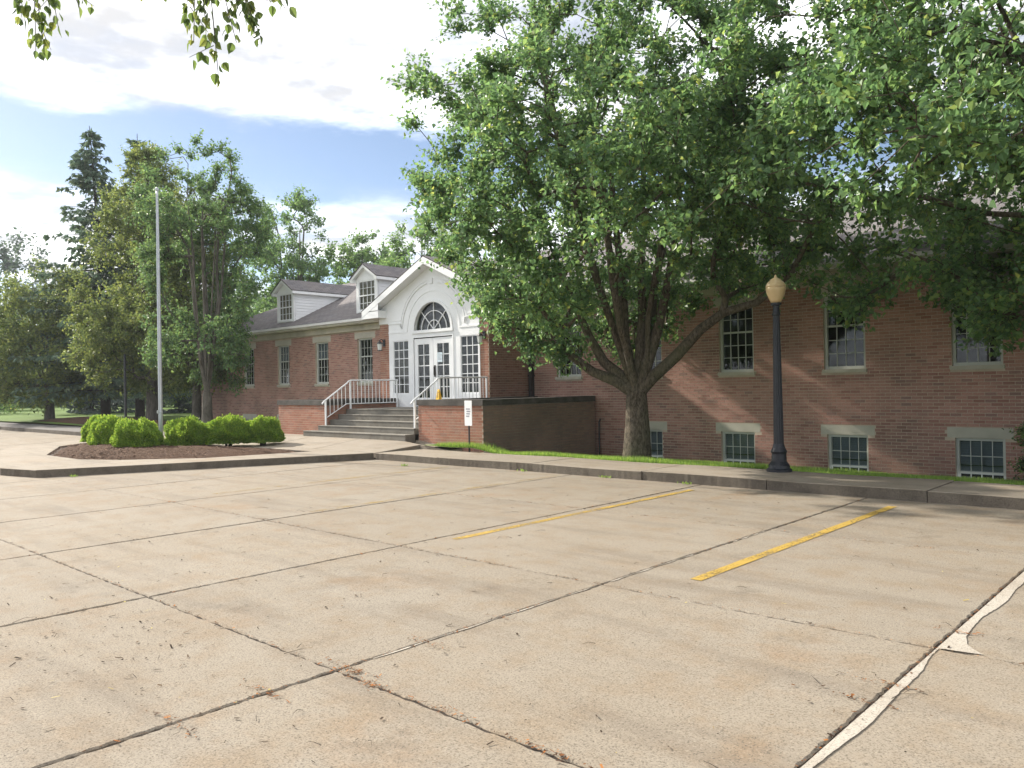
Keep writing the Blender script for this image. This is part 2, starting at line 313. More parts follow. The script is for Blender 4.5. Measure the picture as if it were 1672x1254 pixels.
# ------------------------------------------------------------------ ground, lot, walks
lawn = MB()
for gx0, gx1, gy0, gy1 in ((-420, 300, -300, 12.55), (-420, -14.5, 12.55, 17.56), (9.5, 300, 12.55, 17.56), (-420, 300, 17.56, 420)):   # open over the sunken bank
    lawn.add([(gx0, gy0, -0.10), (gx1, gy0, -0.10), (gx1, gy1, -0.10), (gx0, gy1, -0.10)], [(0, 1, 2, 3)])
props(lawn.build('ground', M['lawn']), kind='structure')
def sheet(name, xs, ys, zf, mat, kind='structure'):
    V = [(x, y, zf(x, y)) for y in ys for x in xs]; nx = len(xs)
    F = [(j*nx+i, j*nx+i+1, (j+1)*nx+i+1, (j+1)*nx+i) for j in range(len(ys)-1) for i in range(nx-1)]
    me = bpy.data.meshes.new(name); me.from_pydata(V, [], F); me.materials.append(mat); me.polygons.foreach_set('use_smooth', [True]*len(F)); me.update()
    return props(link(name, me), kind=kind)
def bank_z(x, y):
    t = min(1, max(0, (y-12.6)/4.9)); base = 0.138 - 0.485*(t**0.97)
    if x < -12.2 and y < 13.3: base = base + (0.24-base)*min(1, (-12.2-x)/0.7)*(1 if y < 13.3 else 0)
    return base + 0.012*math.sin(x*3.1)*math.cos(y*2.3)
lawn_bank = sheet('lawn_bank', [-14.6+i*0.25 for i in range(98)], [12.58+i*0.205 for i in range(25)], bank_z, M['lawn'])
def left_z(x, y): return 0.13 + 0.10*min(1, max(0, (y-13.4)/1.5)) + 0.10*min(1, max(0, (-30-x)/15)) + 0.03*math.sin(x*.21)*math.sin(y*.27)
sheet('lawn', [-160+i*2.5 for i in range(56)] + [-21.98], [13.3, 13.9, 14.6, 15.5, 16.5, 17.6] + [19+i*4 for i in range(30)], left_z, M['lawn'])
lot = MB().box(-70, 14, -5.2, 11.6, -0.09, -0.014).build('parking_lot', M['soil']); props(lot, kind='structure')
def jag(p, q, n, amp, rng):
    out = []
    for i in range(n):
        t = i/n; d = (q[0]-p[0], q[1]-p[1]); l = math.hypot(*d); nx, ny = -d[1]/l, d[0]/l
        a = rng.uniform(-amp, amp)*(0 if i == 0 else 1); out.append((p[0]+d[0]*t+nx*a, p[1]+d[1]*t+ny*a))
    return out
def slab(parent, poly, zf, mat, rng, face=None, thick=0.10, n=14, amp=0.006, name='slab', zb=None):
    """one slab with slightly broken edges, top edge rounded over"""
    P = []
    for a, b in zip(poly, poly[1:]+poly[:1]): P += jag(a, b, max(3, int(n*math.hypot(b[0]-a[0], b[1]-a[1])/2.5)), amp, rng)
    k = len(P); c = (sum(p[0] for p in P)/k, sum(p[1] for p in P)/k)
    def ins(p, d): l = math.hypot(c[0]-p[0], c[1]-p[1]); return (p[0]+(c[0]-p[0])/l*d, p[1]+(c[1]-p[1])/l*d)
    V = [(*p, zf(*p)-thick if zb is None else zb) for p in P] + [(*p, zf(*p)-0.008) for p in P] + [(*ins(p, .012), zf(*p)) for p in P]
    F = []; m = []
    for r in (0, 1):
        for i in range(k): F.append((r*k+i, r*k+(i+1) % k, (r+1)*k+(i+1) % k, (r+1)*k+i)); m.append(1 if (r == 0 and face) else 0)
    V.append((*c, zf(*c))); 
    for i in range(k): F.append((2*k+i, 2*k+(i+1) % k, 3*k)); m.append(0)
    me = bpy.data.meshes.new(name); me.from_pydata(V, [], F); me.materials.append(mat)
    if face: me.materials.append(face)
    me.polygons.foreach_set('material_index', m); me.polygons.foreach_set('use_smooth', [False]*len(F)); me.update()
    return link(name, me, parent)
rng = random.Random(3)
XJ = [-1.40+2.57*k for k in range(5, 0, -1)] + [-1.40, -3.86, -6.40, -9.0, -11.65] + [-11.65-2.6*k for k in range(1, 20)]
XJ = sorted(XJ); YJ = [-5.0, -2.45, 0.1, 2.65, 5.19, 8.24, 11.42]
g = 0.009
for i in range(len(XJ)-1):
    for j in range(len(YJ)-1):
        x0, x1, y0, y1 = XJ[i]+g, XJ[i+1]-g, YJ[j]+g, YJ[j+1]-g
        if x1 < -48 and y1 < 2: continue
        dz = rng.uniform(-0.003, 0.0); sx, sy = rng.uniform(-.0007, .0007), rng.uniform(-.0007, .0007); cx, cy = (x0+x1)/2, (y0+y1)/2
        slab(lot, [(x0, y0), (x1, y0), (x1, y1), (x0, y1)], lambda x, y: dz+sx*(x-cx)+sy*(y-cy), M['lot'], rng, n=60 if -9 < x0 < 2 else (24 if -14 < x0 < 2 else 8), amp=0.009, thick=0.05)
for x, y0, y1, mt, lab in ((-3.34, 5.77, 10.68, 'yellow', 'bright'), (-6.20, 5.75, 10.66, 'yellow_mid', 'worn'), (-9.12, 5.9, 11.0, 'yellow_old', 'faint'), (-12.0, 6.0, 11.0, 'yellow_old', 'faint')):
    b = MB(); nseg = 24
    P = [(x-0.052+rng.uniform(-.004, .004), y0+(y1-y0)*k/nseg) for k in range(nseg+1)]; Q = [(x+0.052+rng.uniform(-.004, .004), y) for _, y in P]
    b.add([(*p, 0.0026) for p in P]+[(*q, 0.0026) for q in Q], [(k, nseg+1+k, nseg+2+k, k+1) for k in range(nseg)])
    b.build('parking_line', M[mt], lot)
# white mortar patch along the joint on the right
b = MB(); pts = []
for k in range(161):
    y = 2.7+6.4*k/160; w = 0.058+0.026*math.sin(y*2.1)+0.008*math.sin(y*7)+0.0035*rng.uniform(-1, 1)
    if y > 5.215: w += 0.22*math.exp(-(y-5.215)/0.17)
    if y <= 5.215: w -= 0.045*math.exp(-(5.215-y)/0.25)
    w *= .5+.5*min(1, max(0, (y-2.9)/2.0))
    pts.append((y, max(0.012, w)))
b.add([(-1.388, y, .0030) for y, w in pts]+[(-1.388+w, y, .0030) for y, w in pts], [(k, 161+k, 162+k, k+1) for k in range(160)])
b.build('mortar_patch', M['patch'], lot)
b = MB(); pts = [(4.1+(5.1-4.1)*k/12, 0.03+0.012*rng.random()) for k in range(13)]
for X0, Y0, Y1 in ((-3.85, 2.9, 5.0), (-3.85, 5.3, 6.6), (-3.85, 7.4, 8.1)):
    n_ = 16; P = [(Y0+(Y1-Y0)*k/n_, max(.003, 0.004+0.010*rng.random()+0.009*math.sin(k*1.3))) for k in range(n_+1)]
    b.add([(X0, y, .0028) for y, w in P]+[(X0+w, y, .0028) for y, w in P], [(k, n_+1+k, n_+2+k, k+1) for k in range(n_)])
b.build('mortar_patch', M['patch'], lot)
# sidewalk with integral kerb
walk = MB().box(-13.9, 12, 11.5, 12.5, -0.06, 0.09).build('sidewalk', M['soil']); props(walk, kind='structure')
xs = [-14.72, -12.62, -9.95, -7.5, -5.3, -3.1, -0.9, 1.4, 3.8, 6.4, 9.0, 11.8]
for a, b_ in zip(xs, xs[1:]):
    d = rng.uniform(-.006, .006)
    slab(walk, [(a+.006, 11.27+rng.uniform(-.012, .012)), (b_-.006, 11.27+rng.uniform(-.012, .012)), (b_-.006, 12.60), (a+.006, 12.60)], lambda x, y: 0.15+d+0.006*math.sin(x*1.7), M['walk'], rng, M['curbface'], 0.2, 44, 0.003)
def ramp_z(x, y): return 0.15 + 0.16*min(1, max(0, (y-11.3)/1.35))*min(1, max(0, (-13.7-x)/1.7))
ew = MB().box(-21.6, -14.9, 11.6, 13.0, -0.06, 0.05).build('entrance_walk', M['soil']); props(ew, kind='structure')
for x0, x1 in ((-22.0, -19.4), (-19.4, -17.2), (-17.2, -14.73)):
    slab(ew, [(x0+.006, 11.28), (x1-.006, 11.28), (x1-.006, 12.66), (x0+.006, 12.66)], ramp_z, M['walk'], rng, None, 0.12, 14)
slab(ew, [(-22.0, 12.67), (-13.75, 12.67), (-13.75, 13.09), (-22.0, 13.09)], ramp_z, M['walk'], rng, None, 0.12, 14)
slab(ew, [(-14.72, 12.61), (-13.72, 12.61), (-13.72, 12.66), (-14.72, 12.66)], ramp_z, M['walk'], rng, None, 0.12, 14)
# planting island
isl = MB(); OUT = [(-14.76, 11.24), (-16.05, 8.2), (-17.38, 5.08), (-18.6, 4.80), (-22.5, 5.35), (-26.3, 7.2), (-27.6, 9.2), (-27.6, 11.24)]
INN = [(-16.5, 10.75), (-17.05, 8.35), (-18.3, 7.05), (-19.4, 6.55), (-21.6, 6.55), (-24.9, 7.9), (-26.3, 9.4), (-26.0, 10.6)]
isl.prism([(-15.4, 11.0), (-16.4, 8.3), (-17.7, 5.5), (-18.6, 5.1), (-22.4, 5.7), (-26.0, 7.4), (-27.3, 9.3), (-27.3, 11.0)], 'z', -0.05, 0.10)
isl = isl.build('planting_island', M['soil']); props(isl, kind='structure')
for i in range(7):
    a, b_, c, d = OUT[i], OUT[i+1], INN[i+1], INN[i]
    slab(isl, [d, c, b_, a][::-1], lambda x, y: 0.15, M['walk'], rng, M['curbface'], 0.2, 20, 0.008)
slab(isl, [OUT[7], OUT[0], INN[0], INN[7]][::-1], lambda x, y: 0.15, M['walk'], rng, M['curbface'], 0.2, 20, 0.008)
def bed(name, poly, top, mat, chips, base=0.12):
    c = np.mean(np.array(poly), 0); P = []
    for a, b_ in zip(poly, poly[1:]+poly[:1]): P += [(a[0]+(b_[0]-a[0])*t/6+rng.uniform(-.06, .06), a[1]+(b_[1]-a[1])*t/6+rng.uniform(-.06, .06)) for t in range(6)]
    k = len(P); V = []; F = []; rings = 8
    for r in range(rings):
        s = 1-r/rings
        for p in P: V.append((c[0]+(p[0]-c[0])*s, c[1]+(p[1]-c[1])*s, base+(top-base)*(1-s**2.2)+(rng.uniform(-.02, .02) if r else -0.06)))
    for r in range(rings-1): F += [(r*k+i, r*k+(i+1) % k, (r+1)*k+(i+1) % k, (r+1)*k+i) for i in range(k)]
    V.append((c[0], c[1], top)); F += [((rings-1)*k+i, (rings-1)*k+(i+1) % k, len(V)-1) for i in range(k)]
    me = bpy.data.meshes.new(name); me.from_pydata(V, [], F); me.materials.append(mat); me.polygons.foreach_set('use_smooth', [True]*len(F)); me.update()
    o = props(link(name, me), kind='structure')
    if chips:
        n = chips; sv = RNG.random(n)**0.5; idx = RNG.integers(0, k, n); t = RNG.random(n); PA = np.array(P); q = PA[idx]*(1-t)[:, None]+PA[(idx+1) % k]*t[:, None]
        xy = c+(q-c)*(sv*1.03)[:, None]; zz = base+(top-base)*(1-np.minimum(sv, 1)**2.2)+0.012
        chips_obj(name+'_chips', np.column_stack([xy, zz]), 0.05, 0.016, M['chip'], o)
    return o
def chips_obj(name, P, ln, wd, mat, parent=None, tilt=0.5, label=None):
    n = len(P); a = RNG.random(n)*2*np.pi; L = ln*(0.35+1.9*RNG.random(n)**3); Wd = wd*(0.4+1.3*RNG.random(n)**2)
    d = np.column_stack([np.cos(a), np.sin(a), (RNG.random(n)-.5)*tilt]); s = np.column_stack([-np.sin(a), np.cos(a), (RNG.random(n)-.5)*tilt])
    V = np.concatenate([P-d*L[:, None]/2-s*Wd[:, None]/2, P+d*L[:, None]/2-s*Wd[:, None]/2, P+d*L[:, None]/2+s*Wd[:, None]/2, P-d*L[:, None]/2+s*Wd[:, None]/2])
    i = np.arange(n); F = np.column_stack([i, i+n, i+2*n, i+3*n])
    return props(link(name, mesh_np(name, V, F, [mat], rnd=RNG.random(n)), parent), kind='stuff')
bed('mulch_bed', INN, 0.27, M['mulch'], 9000)
# walk and mulch on the far left
lw = MB().box(-58, -27.7, 11.5, 13.2, -0.05, 0.09).build('asphalt_path', M['soil']); props(lw, kind='structure')
for k in range(10):
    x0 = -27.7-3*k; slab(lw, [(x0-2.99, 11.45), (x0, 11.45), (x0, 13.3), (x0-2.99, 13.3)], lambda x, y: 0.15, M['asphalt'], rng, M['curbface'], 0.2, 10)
slab(lw, [(-27.68, 11.28), (-22.02, 11.28), (-22.02, 13.3), (-27.68, 13.3)], lambda x, y: 0.15, M['walk'], rng, None, 0.2, 10)
bed('mulch_mound', [(-33, 13.6), (-40, 13.5), (-48, 13.7), (-50, 15.5), (-44, 17.2), (-36, 16.6), (-32.5, 15.2)], 0.50, M['mulch'], 3000, 0.2)

# ------------------------------------------------------------------ building
bld = empty('brick_office_building', (-18, 17.5, -0.35))
props(bld, 'long red brick office building with white gabled entrance and dormers', 'building')
BO = Vector((-18, 17.5, -0.35))
def bpart(mb, name, mats, smooth=False, parent=None):
    o = mb.build(name, mats, parent or bld, smooth=smooth)
    if parent is None: o.location = -BO
    return o
YW = 17.5; BH = 0.0677; BL = 0.2032
WIN = []   # (x0,x1,z0,z1) openings of the front wall
UP = [(-31.6, 0), (-28.83, 0), (-26.1, 0), (-23.38, 0), (-14.0, 1), (-11.42, 1), (-8.92, 1), (-6.40, 1), (-3.87, 1), (-1.34, 1), (1.2, 1)]
for xc, _ in UP: WIN.append((xc-.44, xc+.44, 1.86, 3.46))
BASE = [-11.42, -8.92, -6.37, -3.85, -1.34, 1.2, -31.6, -28.83, -26.1, -23.38]
for xc in BASE: WIN.append((xc-.43, xc+.43, -0.62, 0.44))
X0, X1, Z0, Z1 = -36.0, 6.0, -0.70, 3.98
def cells(x0, x1, z0, z1, holes):
    xs = sorted({x0, x1} | {h[i] for h in holes for i in (0, 1) if x0 < h[i] < x1}); zs = sorted({z0, z1} | {h[i] for h in holes for i in (2, 3) if z0 < h[i] < z1})
    for a, b in zip(xs, xs[1:]):
        for c, d in zip(zs, zs[1:]):
            mx, mz = (a+b)/2, (c+d)/2
            if not any(h[0] < mx < h[1] and h[2] < mz < h[3] for h in holes): yield a, b, c, d
w = MB()
for a, b, c, d in cells(X0, X1, Z0, Z1, WIN): w.add([(a, YW, c), (b, YW, c), (b, YW, d), (a, YW, d)], [(0, 1, 2, 3)])
for a, b, c, d in WIN:   # reveals
    for q in ([(a, YW, c), (a, YW+.14, c), (a, YW+.14, d), (a, YW, d)], [(b, YW, c), (b, YW, d), (b, YW+.14, d), (b, YW+.14, c)], [(a, YW, d), (b, YW, d), (b, YW+.14, d), (a, YW+.14, d)], [(a, YW, c), (a, YW+.14, c), (b, YW+.14, c), (b, YW, c)]): w.add(q, [(0, 1, 2, 3)])
w.add([(X0, YW, Z0), (X0, 26.9, Z0), (X0, 26.9, Z1), (X0, YW, Z1)], [(0, 1, 2, 3)]); w.add([(X1, YW, Z0), (X1, 26.9, Z0), (X1, 26.9, Z1), (X1, YW, Z1)], [(0, 1, 2, 3)])
w.add([(X0, 26.9, Z0), (X1, 26.9, Z0), (X1, 26.9, Z1), (X0, 26.9, Z1)], [(0, 1, 2, 3)])
front_wall = bpart(w, 'front_wall', M['mortar'])
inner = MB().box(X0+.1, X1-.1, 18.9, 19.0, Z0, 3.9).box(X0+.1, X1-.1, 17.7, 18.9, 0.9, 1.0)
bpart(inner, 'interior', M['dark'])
# bricks
def lay(u0, u1, z0, z1, holes, off=0.0):
    out = []; r = 0; z = z0
    while z + BH*0.6 < z1:
        u = u0 - (BL/2 if r % 2 else 0) + off
        while u < u1:
            segs = [(max(u, u0), min(u+BL-0.010, u1))]
            for h in holes:
                if h[2]-0.02 < z+BH/2 < h[3]+0.02:
                    ns = []
                    for a, b in segs:
                        if b <= h[0] or a >= h[1]: ns.append((a, b))
                        else:
                            if a < h[0]: ns.append((a, h[0]-.004))
                            if b > h[1]: ns.append((h[1]+.004, b))
                    segs = ns
            out += [(a, b, z) for a, b in segs if b-a > 0.035]
            u += BL
        z += BH; r += 1
    return out
def brick_box(a, b, z, y, proud=0.0035, e=0.0):
    y0, y1 = y-proud-e, y+0.004; z1 = z+BH-0.010
    V = [(a, y1, z), (b, y1, z), (b, y1, z1), (a, y1, z1), (a, y0, z), (b, y0, z), (b, y0, z1), (a, y0, z1)]
    return V, [(4, 5, 6, 7), (0, 1, 5, 4), (1, 2, 6, 5), (2, 3, 7, 6), (3, 0, 4, 7)]
def bricks_stuff(name, bl, parent, mat, M4=None, proud=0.0035):
    V = []; F = []; rn = []
    for a, b, z in bl:
        v, f = brick_box(a, b, z, 0, proud, random.uniform(0, .0008)); k = len(V); V += v; F += [tuple(i+k for i in q) for q in f]; rn += [random.random()]*5
    V = np.array(V)
    if M4 is not None: V = (np.array(M4.to_3x3()) @ V.T).T + np.array(M4.translation)
    return props(link(name, mesh_np(name, V, F, [mat], rnd=rn), parent), kind='stuff')
_bm = {}
def brick_obj(a, b, z, parent, mat, M4, proud=0.0035):
    key = (round(b-a, 3), mat.name)
    if key not in _bm:
        h = (b-a)/2; v, f = brick_box(-h, h, 0, 0, proud); _bm[key] = mesh_np('brick', v, f, [mat])
    o = link('brick', _bm[key], parent)
    o.matrix_local = M4 @ Matrix.Translation(((a+b)/2, -random.uniform(0, .0008), z)); return o
holes = list(WIN)
for xc, right in UP: holes += [(xc-.61, xc+.61, 3.455, 3.67)] if not right else [(xc-.57, xc+.57, 3.455, 3.67)]
for xc, _ in UP: holes.append((xc-.47, xc+.47, 1.78, 1.87))
for xc in BASE: holes.append((xc-.57, xc+.57, 0.44, 0.645))
holes.append((-20.35, -15.45, -1, 5))
ALLB = lay(X0, X1, -0.42, 3.74, holes, 0.05)
def vis_key(t):
    x, z = (t[0]+t[1])/2, t[2]; return math.hypot(x, YW)+(1000 if (x > -3.25 or z > 2.2 or z < -0.25) else 0)
full = sorted([t for t in ALLB if t[1]-t[0] > 0.19], key=vis_key); near = full[:300]; ns = set(near)
TW = Matrix.Translation((0, YW, 0))
for t in near: brick_obj(*t, front_wall, M['brick'], TW)
bricks_stuff('brickwork', [t for t in ALLB if t not in ns], front_wall, M['brick'], TW)
# windows
_panes = {}
def pane(parent, x, z, wd, ht, y, mat):
    key = (round(wd, 3), round(ht, 3), mat.name)
    if key not in _panes: _panes[key] = MB().box(-wd/2, wd/2, -0.002, 0.002, -ht/2, ht/2).mesh('pane', mat)
    return link('pane', _panes[key], parent, (x, y, z))
def window(xc, z0, z1, half, y, cols, rows_up, rows_lo, blind=None, sill=True, lintel=None, panes=True, fmat='frame'):
    """double-hung window, origin at the middle of its opening's bottom"""
    wd = half*2; H = z1-z0; m = MB(); f = 0.055
    m.box(-half, -half+f, 0, .09, 0, H); m.box(half-f, half, 0, .09, 0, H); m.box(-half+f, half-f, 0, .09, H-f, H); m.box(-half+f, half-f, -.01, .09, 0, f+.01)
    rows = rows_up+rows_lo; ph = (H-2*f-0.04)/rows; zm = f+rows_lo*ph+0.0
    m.box(-half+f, half-f, .02, .075, zm, zm+0.04)
    cw = (wd-2*f)/cols
    for c in range(1, cols):
        x = -half+f+c*cw; m.box(x-.007, x+.007, .03, .06, f, zm); m.box(x-.007, x+.007, .045, .075, zm+.04, H-f)
    zs = []
    for r in range(rows):
        zb = f+r*ph+(0.04 if r >= rows_lo else 0); zs.append(zb)
        if r not in (0, rows_lo): m.box(-half+f, half-f, .032, .058, zb-.007, zb+.007)
    o = m.build('window', M[fmat], bld, Vector((xc, y, z0))-BO)
    if panes:
        for r, zb in enumerate(zs):
            for c in range(cols): pane(o, -half+f+(c+.5)*cw, zb+ph/2, cw-.016, ph-.016, 0.052 if r < rows_lo else 0.062, M['glass'])
    else: MB().box(-half+f, half-f, .05, .056, f, H-f).build('pane', M['glass'], o)
    if sill: MB().box(-half-.03, half+.03, -.12, .02, -.075, -.004).build('sill', M['stone'], o)
    if lintel: MB().box(-lintel, lintel, -.072, .02, H+.004, H+.204).build('lintel', M['stone'], o)
    if blind:
        q = MB(); n = int((blind[1]-blind[0])/.05)
        for i in range(n): zz = blind[0]+i*.05; q.add([(-half+f, .095, zz), (half-f, .095, zz), (half-f, .115, zz+.047), (-half+f, .115, zz+.047)], [(0, 1, 2, 3)])
        q.build('blind', M[blind[2]], o)
    return o
for xc, right in UP:
    bl = (0.95, 1.55, 'blind') if xc in (-28.83, -26.1) else None
    window(xc, 1.86, 3.46, .44, YW+.07, 4, 2, 3, bl, True, (.56 if right else .60))
for xc in BASE: window(xc, -0.62, 0.44, .43, YW+.07, 4, 2, 1, (0.34, 1.0, 'blind'), False, .565, fmat='frame')
# frieze, soffit, gutter
tr = MB(); tr.box(X0-.02, X1, YW-.10, YW+.01, 3.742, 3.98); bpart(tr, 'frieze_board', M['frieze'])
tr = MB(); tr.box(X0-.3, X1, 17.14, YW-.101, 3.955, 4.00); bpart(tr, 'soffit', M['frieze'])
tr = MB(); tr.prism([(17.05, 4.14), (17.03, 4.05), (17.07, 4.02), (17.139, 4.02), (17.139, 4.15), (17.13, 4.15), (17.13, 4.05), (17.06, 4.05)], 'x', X0-.35, -20.85); tr.prism([(17.05, 4.14), (17.03, 4.05), (17.07, 4.02), (17.139, 4.02), (17.139, 4.15), (17.13, 4.15), (17.13, 4.05), (17.06, 4.05)], 'x', -14.75, X1)
bpart(tr, 'gutter', M['gutter'])
# roofs (with uv in metres so shingle rows follow the slope)
def roof_mesh(name, quads, thick=0.03):
    V = []; F = []; UV = []
    for q in quads:
        q = [Vector(p) for p in q]; n = (q[1]-q[0]).cross(q[2]-q[0]).normalized()
        if n.z < 0: q = q[::-1]; n = -n
        up = Vector((0, 0, 1)); sl = (up-n*up.dot(n)).normalized(); ac = sl.cross(n)
        k = len(V); V += q; F.append(tuple(range(k, k+len(q)))); UV += [(p.dot(ac), p.dot(sl)) for p in q]
        k = len(V); lo = [p-n*thick for p in q]; V += lo; F.append(tuple(range(k+len(q)-1, k-1, -1))); UV += [(0, 0)]*len(q)
        for i in range(len(q)):
            j = (i+1) % len(q); k2 = len(V); V += [q[j], q[i], lo[i], lo[j]]; F.append((k2, k2+1, k2+2, k2+3)); UV += [(0, 0)]*4
    me = bpy.data.meshes.new(name); me.from_pydata([tuple(v) for v in V], [], F); uv = me.uv_layers.new(name='UVMap')
    li = 0
    for f in me.polygons:
        for l in f.loop_indices: uv.data[l].uv = UV[me.loops[l].vertex_index]
    me.materials.append(M['shingle']); me.update(); o = link(name, me, bld); o.location = -BO; return o
SL = 0.48; EY, EZ = 17.10, 4.15; RY = 22.2; RZ = EZ+SL*(RY-EY)
hx = X0-.35; hr = hx+(RY-EY)
roof_mesh('roof', [[(hx, EY, EZ), (X1, EY, EZ), (X1, RY, RZ), (hr, RY, RZ)], [(X1, 27.3, EZ), (hx, 27.3, EZ), (hr, RY, RZ), (X1, RY, RZ)], [(hx, 27.3, EZ), (hx, EY, EZ), (hr, RY, RZ)]])
fs = MB(); fs.box(hx, -20.85, 17.14, 17.16, 4.0, 4.10); fs.box(-14.75, X1, 17.14, 17.16, 4.0, 4.10); bpart(fs, 'fascia', M['white'])
# dormers
def dormer(xc, ix):
    d = empty('dormer', Vector((xc, 17.65, 4.38))-BO, bld)
    yb = 20.4; h = 0.625
    fr = MB(); zt = 1.27
    fr.box(-h, -h+.14, 0, .06, 0, zt); fr.box(h-.14, h, 0, .06, 0, zt); fr.box(-h+.14, h-.14, 0, .06, 0, .10); fr.box(-h+.14, h-.14, 0, .06, zt-.08, zt)
    fr.add([(-h, .0, zt), (h, .0, zt), (0, .0, zt+.46)], [(0, 1, 2)])
    fr.box(-h+.14, h-.14, -.03, .0, 0.055, .10)
    fr.build('front_trim', M['white'], d)
    sd = MB()
    for s in (-1, 1):
        n = 11
        for k in range(n):
            z0, z1 = k*zt/n, (k+1)*zt/n; y1 = z1/SL+.12
            sd.add([(s*h, .061, z0), (s*h, y1, z0), (s*(h+.022), y1, z0), (s*(h+.022), .061, z0)], [(0, 1, 2, 3)])
            sd.add([(s*(h+.022), .061, z0), (s*(h+.022), y1, z0), (s*(h+.001), y1, z1), (s*(h+.001), .061, z1)], [(0, 1, 2, 3)])
    sd.build('siding', M['vinyl'], d)
    wn = MB(); a, z0, z1 = h-.14, .10, zt-.08
    wn.box(-a, -a+.04, .01, .05, z0, z1); wn.box(a-.04, a, .01, .05, z0, z1); wn.box(-a, a, .012, .048, z0, z0+.05); wn.box(-a, a, .012, .048, z1-.04, z1); zm = (z0+z1)/2
    wn.box(-a, a, .005, .05, zm-.02, zm+.02)
    for k in range(1, 4): x = -a+2*a*k/4; wn.box(x-.008, x+.008, .02, .04, z0, z1)
    for zz in ((z0+zm)/2, (z1+zm)/2): wn.box(-a, a, .022, .038, zz-.008, zz+.008)
    wo = wn.build('window', M['white'], d)
    MB().box(-a, a, .044, .048, z0, z1).build('pane', M['glass'], d)
    cu = MB(); 
    for k in range(16): x = -a+2*a*k/16; cu.add([(x, .075+.02*(k % 2), z0), (x+2*a/16, .075+.02*((k+1) % 2), z0), (x+2*a/16, .075+.02*((k+1) % 2), z1), (x, .075+.02*(k % 2), z1)], [(0, 1, 2, 3)])
    cu.build('curtain', M['curtain'], d)
    ov = .17; ez = zt-.02; rz = zt+.50; ey = -.16; yr = 3.9
    fa = MB()
    for s in (-1, 1):
        fa.box(min(s*(h+.0), s*(h+ov)), max(s*h, s*(h+ov)), ey+.01, 2.7, ez-.10, ez+.02)
        fa.add([(s*(h+ov), ey, ez-.10), (s*(h+ov), ey, ez+.04), (0, ey, rz+.02), (0, ey, rz-.12)], [(0, 1, 2, 3)])
        fa.add([(s*(h+ov), 0, ez-.06), (s*(h+ov), ey, ez-.06), (0, ey, rz-.10), (0, 0, rz-.10)], [(0, 1, 2, 3)])
    fa.build('eave_trim', M['white'], d)
    me = roof_mesh('dormer_roof', [[(xc-h-ov-.02, 17.65+ey-.03, 4.38+ez+.03), (xc, 17.65+ey-.03, 4.38+rz+.03), (xc, 17.65+yr, 4.38+rz+.03), (xc-h-ov-.02, 17.65+2.6, 4.38+ez+.03)], [(xc+h+ov+.02, 17.65+ey-.03, 4.38+ez+.03), (xc, 17.65+ey-.03, 4.38+rz+.03), (xc, 17.65+yr, 4.38+rz+.03), (xc+h+ov+.02, 17.65+2.6, 4.38+ez+.03)]])
    me.parent = d; me.location = -Vector((xc, 17.65, 4.38))
dormer(-28.87, 0); dormer(-23.42, 1)
# ---- entrance bay
YF = 15.8; XL, XR = -19.82, -15.79; PXL, PXR = -20.30, -15.46; CX = -17.76; ZL = 1.05
por = MB()   # brick core of the bay: mortar faced returns and piers
por.box(PXL+.001, XL, YF, YW, -0.6, 3.66); por.box(XR, PXR-.001, YF, YW, -0.6, 3.66); por.box(XL, XR, YF+.02, YF+.2, -0.6, ZL)
entry_wall = bpart(por, 'entrance_wall', M['mortar'])
side = lay(YF+.004, YW-.004, -0.42, 3.66, [], 0.03)
TS = Matrix.Translation((PXR, 0, 0)) @ Matrix.Rotation(R(90), 4, 'Z')
bricks_stuff('brickwork', side, entry_wall, M['brick'], TS)
fr_b = lay(PXL, XL-.002, -0.42, 3.66, [], 0.0)+lay(XR+.002, PXR, -0.42, 3.66, [], 0.0)
bricks_stuff('brickwork', fr_b, entry_wall, M['brick_orange'], Matrix.Translation((0, YF, 0)))
# white panelled front with openings
DZ1 = 3.14; SG = [(-19.62, -18.87), (-16.58, -15.84)]; DL = [(-18.62, -17.765), (-17.755, -16.90)]
ops = [(a, b, 1.45, 3.10) for a, b in SG] + [(DL[0][0], DL[1][1], ZL, DZ1)]
AR = 0.81; AZ = 3.36
pf = MB()
for a, b, c, d in cells(XL+.001, XR-.001, ZL, 3.30, ops): pf.box(a, b, YF-.03, YF+.05, c, d)
# the tympanum with the half-round opening
def gz(x): return 5.40-0.467*abs(x-CX)
nA = 28; xsA = [CX-AR*math.cos(math.pi*k/nA) for k in range(nA+1)]; zA = [AZ+AR*math.sin(math.pi*k/nA) for k in range(nA+1)]
for k in range(nA):
    a, b = xsA[k], xsA[k+1]
    pf.add([(a, YF-.03, zA[k]), (b, YF-.03, zA[k+1]), (b, YF-.03, gz(b)), (a, YF-.03, gz(a))], [(0, 1, 2, 3)])
    pf.add([(a, YF-.03, zA[k]), (b, YF-.03, zA[k+1]), (b, YF+.08, zA[k+1]), (a, YF+.08, zA[k])], [(0, 1, 2, 3)])
for a, b, lo in ((PXL, XL, 3.661), (XL, CX-AR, 3.30), (CX+AR, XR, 3.30), (XR, PXR, 3.661)):
    pf.add([(a, YF-.03, lo), (b, YF-.03, lo), (b, YF-.03, gz(b)), (a, YF-.03, gz(a))], [(0, 1, 2, 3)])
pf.add([(CX-AR, YF-.03, 3.30), (CX+AR, YF-.03, 3.30), (CX+AR, YF-.03, AZ), (CX-AR, YF-.03, AZ)], [(0, 1, 2, 3)])
entry = bpart(pf, 'entrance_front', M['white'])
